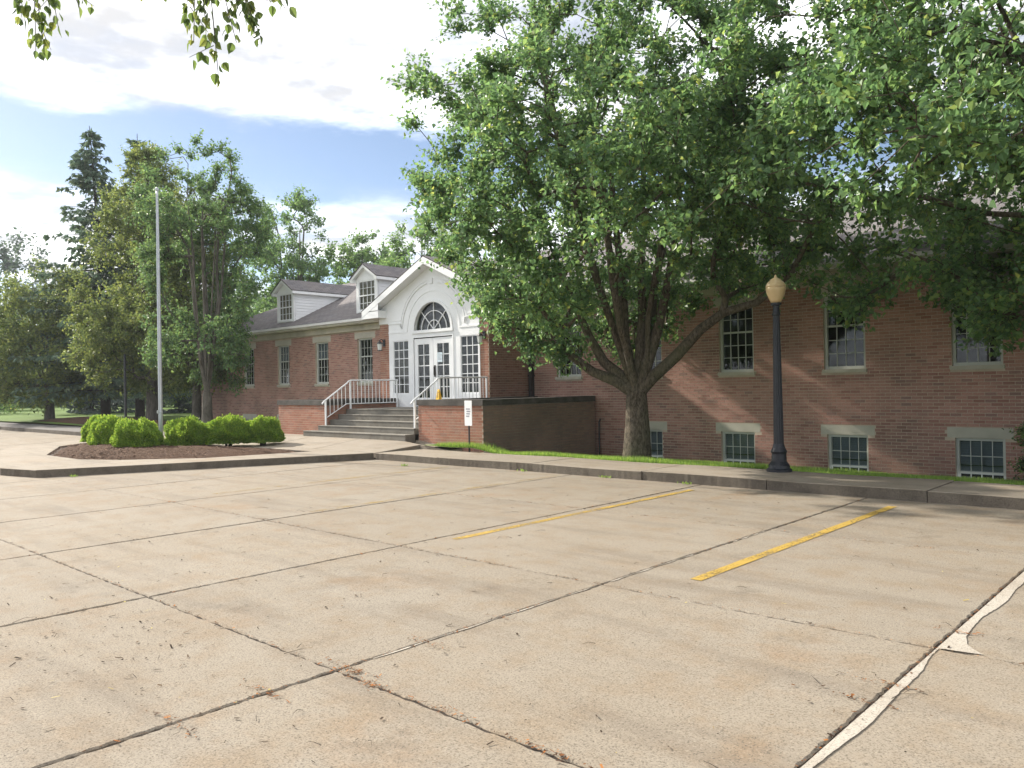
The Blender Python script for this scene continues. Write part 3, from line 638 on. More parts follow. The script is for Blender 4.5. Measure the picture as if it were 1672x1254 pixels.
def strip(mb, pts, wd, y0, y1):
    """raised moulding following pts (x,z) on the front"""
    n = len(pts); L_, Rr = [], []
    for i, p in enumerate(pts):
        a = pts[max(0, i-1)]; b = pts[min(n-1, i+1)]; d = Vector((b[0]-a[0], b[1]-a[1])).normalized(); nx, nz = -d.y*wd/2, d.x*wd/2
        L_.append((p[0]+nx, p[1]+nz)); Rr.append((p[0]-nx, p[1]-nz))
    V = [(x, y0, z) for x, z in L_]+[(x, y0, z) for x, z in Rr]+[(x, y1, z) for x, z in L_]+[(x, y1, z) for x, z in Rr]
    F = []
    for i in range(n-1): F += [(i, i+1, n+i+1, n+i), (2*n+i, 2*n+i+1, i+1, i), (n+i, n+i+1, 3*n+i+1, 3*n+i)]
    mb.add(V, F)
def arc(r, a0, a1, n=30, z=AZ): return [(CX+r*math.cos(R(a0+(a1-a0)*k/n)), z+r*math.sin(R(a0+(a1-a0)*k/n))) for k in range(n+1)]
mo = MB(); y0, y1 = YF-.055, YF-.031
strip(mo, [(XL, 3.36), (CX-1.16, 3.36)]+arc(1.16, 178, 2)+[(CX+1.16, 3.36), (XR, 3.36)], .05, y0+.012, y1)
for s in (1, -1):
    path = arc(1.40, 176, 99); base = [(XL, 3.64), (CX-1.40, 3.64)]
    p = base+path
    if s < 0: p = [(2*CX-x, z) for x, z in p]; p[0] = (XR, 3.64)
    strip(mo, p, .035, y0, y1)
    q = [(x+(.10 if i > 0 else 0)*-1*(1 if s > 0 else -1)*0, z) for i, (x, z) in enumerate(p)]
    p2 = [(XL, 3.73), (CX-1.49, 3.73)]+arc(1.49, 174, 99)
    if s < 0: p2 = [(2*CX-x, z) for x, z in p2]; p2[0] = (XR, 3.73)
    strip(mo, p2, .03, y0+.01, y1)
strip(mo, arc(AR+.04, 180, 0), .08, y0-.01, y1); mo.box(CX-AR-.10, CX+AR+.10, y0-.02, y1, AZ-.09, AZ)
mo.box(CX-.05, CX+.05, y0-.01, y1, AZ+1.36, AZ+1.52)
bpart(mo, 'arch_moulding', M['white'])
ag = MB(); ag.add([(x, YF+.05, z) for x, z in zip(xsA, zA)], [tuple(range(nA, -1, -1))]); fan = bpart(ag, 'fanlight', M['glass_dark'])
mu = MB()
for rr in (0.28, 0.56): strip(mu, arc(rr, 180, 0), .022, YF+.02, YF+.048)
for an in (45, 90, 135): strip(mu, [(CX+.0*1, AZ), (CX+AR*math.cos(R(an)), AZ+AR*math.sin(R(an)))], .022, YF+.018, YF+.047)
mu.build('muntin', M['white'], fan)
def lite(name, x0, x1, z0, z1, cols, rows, y, parent=None):
    o = empty(name, Vector((x0, y, z0))-BO, bld) if parent is None else parent
    m = MB(); wd, ht = x1-x0, z1-z0; f = .03
    m.box(0, f, -.02, .03, 0, ht); m.box(wd-f, wd, -.02, .03, 0, ht); m.box(f, wd-f, -.02, .03, 0, f); m.box(f, wd-f, -.02, .03, ht-f, ht)
    for c in range(1, cols): x = f+(wd-2*f)*c/cols; m.box(x-.011, x+.011, -.012, .012, f, ht-f)
    for r in range(1, rows): z = f+(ht-2*f)*r/rows; m.box(f, wd-f, -.013, .011, z-.011, z+.011)
    m.build('frame', M['white'], o)
    for c in range(cols):
        for r in range(rows): pane(o, f+(wd-2*f)*(c+.5)/cols, f+(ht-2*f)*(r+.5)/rows, (wd-2*f)/cols-.02, (ht-2*f)/rows-.02, .002, M['glass'])
    return o
for a, b in SG: lite('sidelight', a, b, 1.45, 3.10, 3, 6, YF)
for i, (a, b) in enumerate(DL):
    d = empty('door', Vector((a, YF+.01, ZL+.02))-BO, bld); wd = b-a; ht = DZ1-ZL-.05; s0, s1, gb, gt = .17, .17, .26, .18
    m = MB(); m.box(.004, s0, -.03, .02, 0, ht); m.box(wd-s1, wd-.004, -.03, .02, 0, ht); m.box(s0, wd-s1, -.03, .02, 0, gb); m.box(s0, wd-s1, -.03, .02, ht-gt, ht)
    m.build('door_leaf', M['white'], d)
    gm = MB(); gw, gh = wd-s0-s1, ht-gb-gt
    gm.box(s0+gw/2-.012, s0+gw/2+.012, -.022, .012, gb, gb+gh)
    for r in range(1, 5): z = gb+gh*r/5; gm.box(s0, wd-s1, -.021, .011, z-.012, z+.012)
    gm.build('muntin', M['white'], d)
    for c in range(2):
        for r in range(5): pane(d, s0+gw*(c+.5)/2, gb+gh*(r+.5)/5, gw/2-.02, gh/5-.02, 0, M['glass'])
    if i == 1: MB().box(.045, .10, -.055, -.031, .88, 1.22).box(.06, .085, -.085, -.056, .93, 1.17).build('door_handle', M['darkmetal'], d)
bpart(MB().box(DL[0][0]-.05, DL[0][0], YF-.045, YF+.02, ZL, DZ1).box(DL[1][1], DL[1][1]+.05, YF-.045, YF+.02, ZL, DZ1).box(DL[0][0]-.05, DL[1][1]+.05, YF-.046, YF+.02, DZ1, DZ1+.06), 'door_frame', M['white'])
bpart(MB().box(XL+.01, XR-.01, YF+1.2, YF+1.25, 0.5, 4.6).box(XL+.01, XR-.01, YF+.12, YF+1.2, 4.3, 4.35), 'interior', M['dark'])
# gable roof over the entrance
GY = 15.44; GZ = 5.52; gs = 0.467; half = 3.03; gez = GZ-gs*half
roof_mesh('gable_roof', [[(CX-half, GY, gez), (CX, GY, GZ), (CX, 20.2, GZ), (CX-half, 18.6, gez)], [(CX+half, GY, gez), (CX, GY, GZ), (CX, 20.2, GZ), (CX+half, 18.6, gez)]])
ft = MB()
for s in (-1, 1):
    e = CX+s*half
    ft.add([(e, GY, gez-.03), (CX, GY, GZ-.03), (CX, GY, GZ-.24), (e, GY, gez-.22)], [(0, 1, 2, 3)])
    ft.add([(e, GY, gez-.22), (CX, GY, GZ-.24), (CX, YF, GZ-.24), (e, YF, gez-.22)], [(0, 1, 2, 3)])
    ft.box(min(e, e-s*.86), max(e, e-s*.86), GY+.004, YF-.0, gez-.26, gez-.03)
    ft.add([(e-s*.86, GY+.004, gez-.05), (e, GY+.004, gez-.05), (e-s*.86, GY+.004, gez+.37)], [(0, 1, 2)])
    ft.box(e-.02 if s > 0 else e, e if s > 0 else e+.02, GY, 17.2, gez-.2, gez-.03)
    ft.box(min(e, e-s*.5), max(e, e-s*.5), YF, 17.3, gez-.26, gez-.2)
bpart(ft, 'gable_trim', M['white'])
# downspout and little wall pipe
ds = MB(); ds.box(-15.40, -15.28, 17.36, 17.48, 0.2, 3.9); ds.box(-15.42, -15.26, 17.35, 17.485, 1.9, 1.95); bpart(ds, 'downspout', M['darkmetal'])
bpart(MB().tube([(-12.93, 17.42, -0.3), (-12.93, 17.42, 0.62), (-12.93, 17.48, 0.68)], .022, 8), 'wall_pipe', M['darkmetal'])

# ------------------------------------------------------------------ porch blocks, steps, rails
def planter(x0, x1, label, side_x, nm):
    o = empty('brick_planter', (x0, 13.1, 0)); props(o, label, 'planter', None); Y0, Y1 = 13.1, 17.40
    core = MB(); core.box(x0+.001, x1-.001, Y0, Y1, -0.5, 1.18)
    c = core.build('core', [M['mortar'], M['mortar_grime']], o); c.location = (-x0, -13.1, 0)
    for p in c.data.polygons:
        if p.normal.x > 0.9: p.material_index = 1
    fb = lay(x0, x1, -0.10, 1.175, [], 0.02); T = Matrix.Translation((0, Y0, 0))
    sb = lay(Y0+.004, Y1-.004, -0.45, 1.175, [], 0.06); T2 = Matrix.Translation((x1, 0, 0)) @ Matrix.Rotation(R(90), 4, 'Z')
    vis = [t for t in fb if t[2] > 0.15 and t[1]-t[0] > .19]; rest = [t for t in fb if not (t[2] > 0.15 and t[1]-t[0] > .19)]
    for t in vis: brick_obj(*t, c, M['brick_orange'], T)
    bricks_stuff('brickwork', rest, c, M['brick_orange'], T)
    if nm:
        sv = sorted([t for t in sb if t[1]-t[0] > .19 and t[2] > -0.05], key=lambda t: t[0])[:max(0, 300-len(vis))]; ss = set(sv)
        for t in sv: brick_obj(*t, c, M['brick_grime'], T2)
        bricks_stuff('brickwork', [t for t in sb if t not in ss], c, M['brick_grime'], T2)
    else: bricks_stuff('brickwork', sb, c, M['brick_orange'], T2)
    cp = MB(); cp.box(x0-.03, x1+.03, Y0-.04, Y0+.34, 1.182, 1.325)
    cp.box(x1-.30, x1+.03, Y0+.341, Y1, 1.182, 1.325); cp.box(x0-.03, x0+.26, Y0+.341, Y1, 1.182, 1.325)
    q = cp.build('coping', M['cap'], o); q.location = (-x0, -13.1, 0)
    s = MB().box(x0+.27, x1-.31, Y0+.35, Y1-.01, 1.17, 1.25).build('planter_soil', M['mulch'], o); s.location = (-x0, -13.1, 0)
planter(-15.34, -13.05, 'brick planter beside the grass with a long soot-darkened side wall', 1, True)
planter(-21.9, -19.45, 'clean orange brick planter beside the left handrail and clipped shrubs', 0, False)
st = empty('entrance_steps', (-17.4, 12.7, 0.3)); props(st, 'wide grey concrete entrance steps with stained top riser', 'steps')
LV = [(12.70, .458), (12.98, .606), (13.26, .754), (13.54, .902), (13.82, 1.05)]
for i, (y, z) in enumerate(LV):
    xa, xb = (-19.95, -15.40) if i == 0 else ((-19.62, -15.39) if i == 1 else (-19.43, -15.36))
    yb = LV[i+1][0]+.05 if i < 4 else YF-.04
    ye = min(yb, 13.09) if i < 2 else yb
    m = MB(); zb = (0.20 if i == 0 else LV[i-1][1]-.0)
    P = [(y+.012, zb), (y+.012, z-.02), (y, z-.015), (y+.008, z), (yb if i >= 2 else max(ye, y+.29), z), (yb if i >= 2 else max(ye, y+.29), zb)]
    m.prism(P, 'x', xa if i > 1 else xa, xb)
    if i == 4: pass
    o = m.build('step' if i < 4 else 'landing', M['step'], st, Vector((0, 0, 0))); o.location = -Vector((-17.4, 12.7, 0.3))
core = MB().box(-19.42, -15.37, 13.3, YF-.05, 0.1, 0.75).build('step_core', M['step'], st); core.location = -Vector((-17.4, 12.7, 0.3))
def rail(x, label, solo):
    o = empty('handrail', (x, 13.08, 0.60)); props(o, label, 'handrail', None); off = -Vector((x, 13.08, 0.60))
    def P(mb, n): q = mb.build(n, M['white'], o, smooth=False); q.location = off; return q
    top = lambda y: 1.32+(y-13.08)*0.645
    P(MB().tube([(x, 12.96, 1.22), (x, 13.04, 1.30), (x, 13.82, 1.80), (x, 13.88, 1.86), (x, 13.96, 1.885), (x, 15.72, 1.885)], .021, 8), 'top_rail')
    P(MB().tube([(x, 13.10, 0.82), (x, 13.80, 1.20), (x, 15.72, 1.20)], .013, 6), 'bottom_rail')
    P(MB().box(x-.02, x+.02, 13.06, 13.10, .607, 1.31), 'post'); P(MB().box(x-.02, x+.02, 13.92, 13.96, 1.051, 1.87), 'post'); P(MB().box(x-.02, x+.02, 15.66, 15.70, 1.051, 1.87), 'post')
    for k in range(5): y = 13.23+k*.135; P(MB().tube([(x, y, .82+(y-13.10)*.543), (x, y, 1.32+(y-13.06)*.63)], .0095, 6), 'baluster')
    for k in range(12): y = 14.07+k*.134; P(MB().tube([(x, y, 1.20), (x, y, 1.88)], .0095, 6), 'baluster')
rail(-19.36, 'white iron handrail on the side of the steps near the clipped shrubs', 0)
rail(-15.46, 'white iron handrail beside the soot-darkened planter and door', 1)
# ------------------------------------------------------------------ small things at the entrance
def lantern(x, label):
    o = empty('wall_lantern', (x, YF-.02, 2.98)); props(o, label, 'lantern', 'lanterns flanking the entrance')
    MB().box(-.05, .05, -.02, .012, -.02, .20).tube([(0, -.02, .14), (0, -.10, .20), (0, -.17, .17)], .014, 6).build('bracket', M['black'], o)
    MB().lathe([(.055, -.12), (.06, -.115), (.085, .08), (.05, .08)], 6).build('lantern_glass', M['lantern'], o).location = (0, -.17, -.02)
    MB().lathe([(.10, .075), (.095, .09), (.05, .14), (.02, .16), (.012, .20)], 6).box(-.06, .06, -.06, .06, -.14, -.118).build('lantern_cap', M['black'], o).location = (0, -.17, -.02)
lantern(-20.08, 'black wall lantern on the brick pier beside the dormered wing')
lantern(-15.62, 'black wall lantern on the brick pier above the dark planter')
n_ = MB().box(-.105, .105, -.002, .002, -.14, .14).build('paper_notice', M['paper'], None, (DL[1][0]+.29, YF-.022, 2.52)); props(n_, 'pale paper notice taped inside the glass door', 'notice')
q = MB(); 
for k in range(6): q.box(-.08, .08 if k % 3 else .03, -.004, -.0025, .10-k*.035, .112-k*.035)
q.build('print', M['ink'], n_)
# yellow caution board standing on the landing behind the rail
cb = empty('caution_board', (-14.72, 13.24, 1.327)); cb.scale = (.42, .42, .42); props(cb, 'small yellow caution board with black marks standing on the dark coping', 'caution sign')
for s in (-1, 1):
    m = MB(); V = [(-.13, s*.12, 0), (.13, s*.12, 0), (.08, s*.012, .60), (-.08, s*.012, .60)]; V2 = [(x, y+s*.012, z) for x, y, z in V]
    m.add(V+V2, [(0, 1, 2, 3), (7, 6, 5, 4), (0, 4, 5, 1), (1, 5, 6, 2), (2, 6, 7, 3), (3, 7, 4, 0)]); p = m.build('panel', M['caution'], cb)
    q = MB()
    for (xa, xb, za, zb) in ((-.06, .05, .40, .46), (-.035, .03, .28, .37), (-.07, .06, .18, .24), (-.05, .02, .10, .15)):
        f_ = lambda z: s*(.12-.108*z/.60)+s*.0135
        q.add([(xa, f_(za), za), (xb, f_(za), za), (xb, f_(zb), zb), (xa, f_(zb), zb)], [(0, 1, 2, 3)])
    q.build('marking', M['black'], p)
# small white sign on a thin post in the grass
sg = empty('post_sign', (-13.19, 12.78, 0.17)); props(sg, 'small white sign on a thin dark post in the grass strip', 'sign')
MB().box(-.018, .018, -.012, .012, -.3, 1.12).build('post', M['darkmetal'], sg)
sb = MB().prism([(-.11, .56), (.11, .56), (.12, .57), (.12, 1.13), (.11, 1.14), (-.11, 1.14), (-.12, 1.13), (-.12, .57)], 'y', -.022, -.014).build('sign_panel', M['signwhite'], sg)
q = MB()
for k, (a, b_) in enumerate(((-.07, .06), (-.05, .07), (-.06, .05), (-.07, .03))): q.box(a, b_, -.0245, -.0225, .93-k*.055, .96-k*.055)
q.build('lettering', M['ink'], sb)
# lamp post
lp = empty('street_lamp', (-5.62, 12.43, 0.14)); props(lp, 'black fluted lamp post with a cream acorn globe by the sidewalk', 'street lamp')
MB().lathe([(.20, 0), (.20, .05), (.17, .07), (.165, .12), (.12, .18), (.115, .30), (.13, .34), (.10, .40), (.085, .46)], 24).build('base', M['black'], lp, smooth=False)
MB().lathe([(.082, .45), (.08, .5), (.072, 1.2), (.062, 2.0), (.053, 2.55)], 24, flute=.10).build('shaft', M['black'], lp)
MB().lathe([(.06, 2.54), (.07, 2.56), (.055, 2.60), (.05, 2.70), (.085, 2.72), (.085, 2.75)], 20).build('collar', M['black'], lp, smooth=False)
MB().lathe([(.075, 2.751), (.10, 2.80), (.135, 2.88), (.155, 2.96), (.157, 3.01)], 28).build('globe', M['globe'], lp, smooth=True)
MB().lathe([(.160, 3.005), (.160, 3.02), (.15, 3.05), (.12, 3.09), (.09, 3.115), (.085, 3.13), (.045, 3.15), (.02, 3.165), (.018, 3.19), (.004, 3.21)], 28).build('globe_cap', M['globe'], lp, smooth=True)
# flagpole
fp = empty('flagpole', (-21.37, 9.25, 0.10)); props(fp, 'tall bare silver flagpole rising from the shrub bed', 'flagpole')
MB().lathe([(.056, 0), (.055, .5), (.05, 3), (.041, 5), (.031, 6.8), (.03, 6.93)], 14).build('pole', M['alu'], fp, smooth=True)
MB().lathe([(.04, 6.93), (.045, 6.96), (.045, 6.99), (.02, 7.02)], 12).build('truck', M['alu'], fp)
MB().tube([(-.11, 0, 1.0), (.0, -.07, 1.02), (.11, 0, 1.0)], .012, 6).box(-.02, .02, -.09, -.055, .97, 1.05).build('cleat', M['alu'], fp)
MB().tube([(.075, -.02, 1.02), (.08, -.02, 4.0), (.055, -.02, 6.95)], .004, 5).build('halyard', M['signwhite'], fp)

# ------------------------------------------------------------------ vegetation
def leaves_mesh(name, P, D, N, L, Wd, mat, curl=0.12):
    """kite leaves folded along the midrib"""
    n = len(P); D = D/np.linalg.norm(D, axis=1)[:, None]; Sd = np.cross(D, N); Sd /= (np.linalg.norm(Sd, axis=1)[:, None]+1e-9); Nn = np.cross(Sd, D)
    L = L[:, None]; Wd = Wd[:, None]
    a = P; t = P+D*L-Nn*L*curl; l = P+D*L*.42+Sd*Wd/2+Nn*Wd*.18; r = P+D*L*.42-Sd*Wd/2+Nn*Wd*.18
    V = np.concatenate([a, l, t, r]); i = np.arange(n); F = np.concatenate([np.column_stack([i, i+n, i+2*n]), np.column_stack([i, i+2*n, i+3*n])])
    rn = RNG.random(n); return mesh_np(name, V, F, [mat], rnd=np.concatenate([rn, rn]))
def rand_dirs(n):
    v = RNG.normal(size=(n, 3)); return v/np.linalg.norm(v, axis=1)[:, None]
def make_tree(name, label, loc, env, base_r, fork, K, twigs, per, lsize, leaf, bark, limbs=8, cat='tree', seed=1, tw_len=0.55, droop=0.0, limb_paths=None, group=None, center=(0, 0), gap=0.0, lw=0.66, up=0.5, flare=1.14, avoid=None, limb_r=0.0):
    global RNG
    RNG = np.random.default_rng(seed); rr = random.Random(seed)
    root = empty(name, loc); props(root, label, cat, group)
    zs = np.array([e[0] for e in env]); rs = np.array([e[1] for e in env]); ph = RNG.random(6)*6.28
    def er(z, a): return np.interp(z, zs, rs)*(1+.13*np.sin(2*a+ph[0]+z*.6)+.12*np.sin(3*a+ph[1]-z*.9)+.10*np.sin(5*a+ph[2]+z*1.7)+.07*np.sin(9*a+ph[3]+2.6*z))
    pdf = np.interp(np.linspace(zs[0], zs[-1], 200), zs, rs)**1.6; pdf /= pdf.sum()
    C = []
    while len(C) < K:
        z = rr.choices(np.linspace(zs[0], zs[-1], 200), pdf)[0]+rr.uniform(-.1, .1); a = rr.uniform(0, 6.283); r = er(z, a)*(rr.random()**0.42)
        x, y = r*math.cos(a)+center[0], r*math.sin(a)+center[1]
        if gap and math.sin(x*1.9+ph[4])+math.sin(y*1.7+ph[5])+math.sin(z*1.6+ph[0]) > 2.2-gap*2: continue
        if avoid and avoid(x+loc[0], y+loc[1], z+loc[2]): continue
        C.append((x, y, z))
    nodes = [Vector((0, 0, -.25)), Vector((0.0, 0, .12)), Vector((.02, 0, fork*.5)), Vector((0, .02, fork))]; par = [-1, 0, 1, 2]; paths = [[0, 1, 2, 3]]
    def grow(start, pts):
        idx = [start]
        for p in pts: nodes.append(Vector(p)); par.append(idx[-1]); idx.append(len(nodes)-1)
        paths.append(idx)
    ztop = zs[-1]
    if limb_paths:
        for lp_ in limb_paths: grow(3, lp_)
    for k in range(limbs):
        a = 6.283*k/limbs+rr.uniform(-.3, .3); el = rr.uniform(.35, .95); zt = fork+(ztop-fork)*rr.uniform(.45, .88); r = er(zt, a)*rr.uniform(.3, .62)*(1.15-el*.6)
        pts = []
        for t in (.15, .32, .5, .68, .85, 1.0): pts.append((r*(t**0.8)*math.cos(a)+center[0]*t+rr.uniform(-.07, .07), r*(t**.8)*math.sin(a)+center[1]*t+rr.uniform(-.07, .07), fork+(zt-fork)*t**1.05))
        grow(3, pts)
    C.sort(key=lambda c: min((Vector(c)-n).length for n in nodes[3:]))
    tips = []
    NA = np.array([tuple(n) for n in nodes])
    for c in C:
        c_ = np.array(c); d = np.linalg.norm(NA-c_, axis=1); cost = d+0.9*np.maximum(0, NA[:, 2]-c_[2]+.15*d)+(NA[:, 2] < fork*.9)*50
        i = int(np.argmin(cost)); p0 = nodes[i]; cv = Vector(c); n_ = max(1, min(4, int(d[i]/.35)))
        dirp = (nodes[i]-nodes[par[i]]).normalized() if par[i] >= 0 else Vector((0, 0, 1)); ctrl = p0+dirp*d[i]*.35+Vector((0, 0, .08*d[i]))
        pts = []
        for k in range(1, n_+1):
            t = k/n_; pts.append(p0*(1-t)**2+ctrl*2*t*(1-t)+cv*t*t+Vector((rr.uniform(-.03, .03), rr.uniform(-.03, .03), rr.uniform(-.03, .03)))*(0 if k == n_ else 1))
        grow(i, pts); tips.append(len(nodes)-1); NA = np.vstack([NA]+[np.array(tuple(p))[None] for p in pts])
    cnt = np.zeros(len(nodes))
    for t in tips:
        j = t
        while j >= 0: cnt[j] += 1; j = par[j]
    rad = np.maximum(0.008, base_r*(np.maximum(cnt, .5)/len(tips))**.58*1.0)
    if limb_r and limb_paths:
        for p in paths[1:1+len(limb_paths)]:
            for k, j in enumerate(p[1:]): rad[j] = max(rad[j], limb_r*(1-.8*(k+1)/len(p)))
    tr = MB()
    for p in paths:
        rads = [min(float(rad[p[0]]), float(rad[p[1]])*1.35)]+[float(rad[j]) for j in p[1:]]
        if p[0] == 0: rads = [base_r*flare*1.12, base_r*flare, base_r*.97, base_r*.80]
        if max(rads) < .009 and base_r > .3 and False: continue
        tr.tube([nodes[j] for j in p], rads, 14 if rads[0] > .15 else (7 if rads[0] > .03 else 4), cap=False)
    # twigs and leaves around each clump
    TP = []; TD = []
    tc = np.array([tuple(nodes[t]) for t in tips]); ctr = np.array([center[0], center[1], (zs[0]+zs[-1])/2])
    outw = tc-ctr; outw /= (np.linalg.norm(outw, axis=1)[:, None]+1e-6)
    A = np.repeat(tc, twigs, 0); O = np.repeat(outw, twigs, 0); n = len(A)
    d = rand_dirs(n)*0.95+O*.55+np.array([0, 0, up]); d /= np.linalg.norm(d, axis=1)[:, None]; ln = tw_len*(.5+RNG.random(n)*.8)
    for i in range(0, n, 1 if n < 4000 else 2):
        a = A[i]; b = a+d[i]*ln[i]*.9+np.array([0, 0, -droop*ln[i]]); tr.tube([a, (a+b)/2+np.array([0, 0, .04]), b], [.007, .005, .003], 3, cap=False)
    trunk = tr.build('trunk', M[bark], root, smooth=True)
    t = np.tile((np.arange(per)+.5)/per, n); B = np.repeat(A, per, 0); Dd = np.repeat(d, per, 0); Ln = np.repeat(ln, per)
    q = RNG.normal(size=(len(t), 3))
    P = B+Dd*(t*Ln)[:, None]+q*0.05*tw_len/.5; P[:, 2] -= droop*Ln*t**2
    ld = Dd*.5+rand_dirs(len(t))*.9+np.array([0, 0, -.35]); nn = rand_dirs(len(t))*.7+np.array([0, 0, .9])+np.repeat(np.repeat(outw, twigs, 0), per, 0)*.4
    L = lsize*(.65+.6*RNG.random(len(t)))
    link('crown', leaves_mesh(name+'_crown', P, ld, nn, L, L*lw, M[leaf]), root)
    return root
def pear_clear(x, y, z): return lamp_clear(x, y, z) or (math.hypot(x+9.32, y-13.85) < 1.4 and z < 2.8) or (x > -9.0 and z < 3.45)
def right_clear(x, y, z): return (z < 4.4 and math.hypot(x+5.62, y-12.43) < 1.7) or (y < 12.6 and z < 3.6)
# the big pear in front of the wing; both pears are pruned clear of the lamp and the walk
def lamp_clear(x, y, z): return (z < 4.4 and math.hypot(x+5.62, y-12.43) < 1.7) or (y < 12.3 and z < 3.9 and x > -8.2)
make_tree('pear_tree', 'large spreading pear tree with forked trunk between planter and lamp', (-9.32, 13.85, 0.04),
    [(1.7, .9), (2.2, 1.6), (2.75, 2.4), (3.35, 3.5), (4.3, 4.25), (6.0, 4.25), (7.5, 3.7), (9.0, 2.7), (10.2, 1.3), (10.9, .3)], .265, 1.4, 720, 12, 14, .095, 'leaf_pear', 'bark', limbs=5, seed=11, tw_len=.50, lw=.8, avoid=pear_clear, limb_r=.145, center=(-.35, -.2), gap=.25,
    limb_paths=[[(.30, .15, 1.70), (.75, .3, 2.1), (1.3, .4, 2.65), (1.75, .5, 2.95), (2.4, .6, 3.1), (3.1, .6, 3.6), (3.5, .6, 4.3)], [(-.30, -.1, 1.75), (-.65, -.2, 2.05), (-.95, -.3, 2.6), (-1.25, -.4, 3.3), (-1.7, -.5, 4.4)], [(.22, .1, 2.0), (.40, .2, 2.6), (.60, .25, 3.4), (.85, .3, 4.6), (1.0, .3, 6.0)], [(-.14, .0, 1.9), (-.30, .05, 2.6), (-.34, .1, 3.5), (-.5, .1, 5.0), (-.6, 0, 6.8)], [(.04, .1, 2.0), (.06, .2, 2.9), (.0, .3, 4.2), (.1, .3, 6.2)], [(-.35, -.2, 1.65), (-.8, -.4, 1.85), (-1.3, -.7, 2.3), (-1.9, -1.0, 3.0)]])
make_tree('pear_tree', 'pear tree overhanging the wing windows past the lamp, trunk hidden by foliage', (-0.9, 14.3, 0.0),
    [(2.4, 2.0), (2.9, 3.6), (3.5, 4.9), (5.0, 5.4), (6.5, 5.0), (8.0, 3.8), (9.4, 2.6), (10.4, 1.0)], .28, 1.7, 900, 12, 13, .10, 'leaf_pear', 'bark', limbs=10, seed=23, tw_len=.52, lw=.8, avoid=right_clear, gap=.1, center=(-1.2, -.3))
# left group
make_tree('locust_tree', 'airy multi-stemmed tree in front of the dormered wing', (-29.4, 14.5, 0.12),
    [(1.7, .9), (2.5, 1.7), (3.8, 1.75), (4.8, 1.5), (6.0, 2.2), (8.0, 2.5), (9.6, 2.0), (10.8, 1.0), (11.4, .2)], .2, 1.5, 320, 10, 11, .12, 'leaf_green', 'bark_grey', limbs=10, seed=5, tw_len=.5, gap=.95)
make_tree('maple_tree', 'olive green maple behind the flagpole', (-37.6, 15.9, 0.2),
    [(1.7, 1.6), (2.8, 2.8), (5.0, 3.1), (8.0, 2.5), (10.0, 1.9), (11.6, 1.2), (12.8, .4)], .28, 2.2, 520, 11, 11, .14, 'leaf_olive', 'bark_grey', limbs=8, seed=6, tw_len=.65, gap=.4)
make_tree('maple_tree', 'low olive maple beside the lawn, left of the spruces', (-48.5, 14.9, 0.2),
    [(1.2, 2.4), (2.4, 3.7), (4.2, 4.0), (6.0, 3.4), (7.4, 2.2), (8.6, .6)], .24, 1.6, 480, 11, 10, .16, 'leaf_olive', 'bark_grey', limbs=8, seed=8, tw_len=.7, gap=.35)
make_tree('maple_tree', 'small olive maple between flagpole and dormered wing', (-34.0, 16.3, 0.2),
    [(2.0, 1.2), (3.2, 2.0), (5.0, 2.2), (7.0, 2.0), (9.0, 1.6), (10.4, .5)], .2, 1.9, 300, 10, 10, .14, 'leaf_olive', 'bark_grey', limbs=7, seed=9, tw_len=.6, gap=.35)
make_tree('ash_tree', 'light green tree behind the roof of the dormered wing', (-55.2, 34.5, 0),
    [(3.0, 2.5), (6, 4.0), (10, 4.2), (14, 3.3), (17.0, 1.2)], .35, 3.0, 300, 9, 9, .24, 'leaf_bright', 'bark_grey', limbs=8, seed=14, tw_len=.9, gap=.7)
make_tree('ash_tree', 'shorter light green tree behind the roof between the dormers', (-54.0, 40.5, 0),
    [(3.0, 2.5), (6, 4.0), (10, 4.2), (12.5, 2.8), (14.6, .8)], .35, 3.0, 260, 9, 9, .26, 'leaf_bright', 'bark_grey', limbs=8, seed=15, tw_len=.9, gap=.5)
make_tree('ash_tree', 'light green tree rising behind the white entrance gable', (-40.0, 34.5, 0),
    [(3.0, 2.5), (6, 3.8), (9, 3.6), (11.0, 2.4), (12.6, .8)], .3, 3.0, 240, 9, 9, .22, 'leaf_bright', 'bark_grey', limbs=8, seed=16, tw_len=.8, gap=.4)
FAR = [(-136, 38, 25, 'taller pale distant tree fading beyond the far lawn', 'leaf_hazed'), (-152, 48, 22, 'lower pale distant tree behind the taller pale one', 'leaf_hazed'), (-100, 27, 10.5, 'lower dark tree at the lawn edge behind the blue-grey spruce', 'leaf_green'), (-104, 36, 11.5, 'dark tree at the lawn edge behind the two tall spruces', 'leaf_green'), (-95, 41, 12, 'dark woodland tree behind the olive maple and flagpole', 'leaf_green'),
       (-88, 45, 12, 'dark woodland tree between the trunks of flagpole maple and small maple', 'leaf_green'), (-80, 46, 12.5, 'dark woodland tree behind the airy multi-stemmed tree', 'leaf_green'), (-110, 22, 10, 'dark tree at the lawn edge past the bright green bush', 'leaf_green'), (-118, 31, 12, 'dark tree deep behind the low olive maple', 'leaf_green'), (-72, 44, 12, 'dark woodland tree just past the roof end of the wing', 'leaf_green'),
       (-84, 19.5, 8.5, 'rounded green tree on the far lawn behind the low olive maple', 'leaf_green'), (-76, 33, 9, 'rounded green tree behind the small blue-grey spruce', 'leaf_green')]
for i, (x, y, h, lab, lf) in enumerate(FAR):
    make_tree('woodland_tree', lab, (x, y, 0.1), [(.4, h*.26), (h*.25, h*.36), (h*.55, h*.36), (h*.8, h*.24), (h, .5)], .3, h*.12, 200, 8, 8, .034*h if h < 15 else .026*h, lf, 'bark_dark', limbs=7, seed=40+i, tw_len=.09*h, group='distant pale trees' if lf == 'leaf_hazed' else 'woodland trees along the lawn')
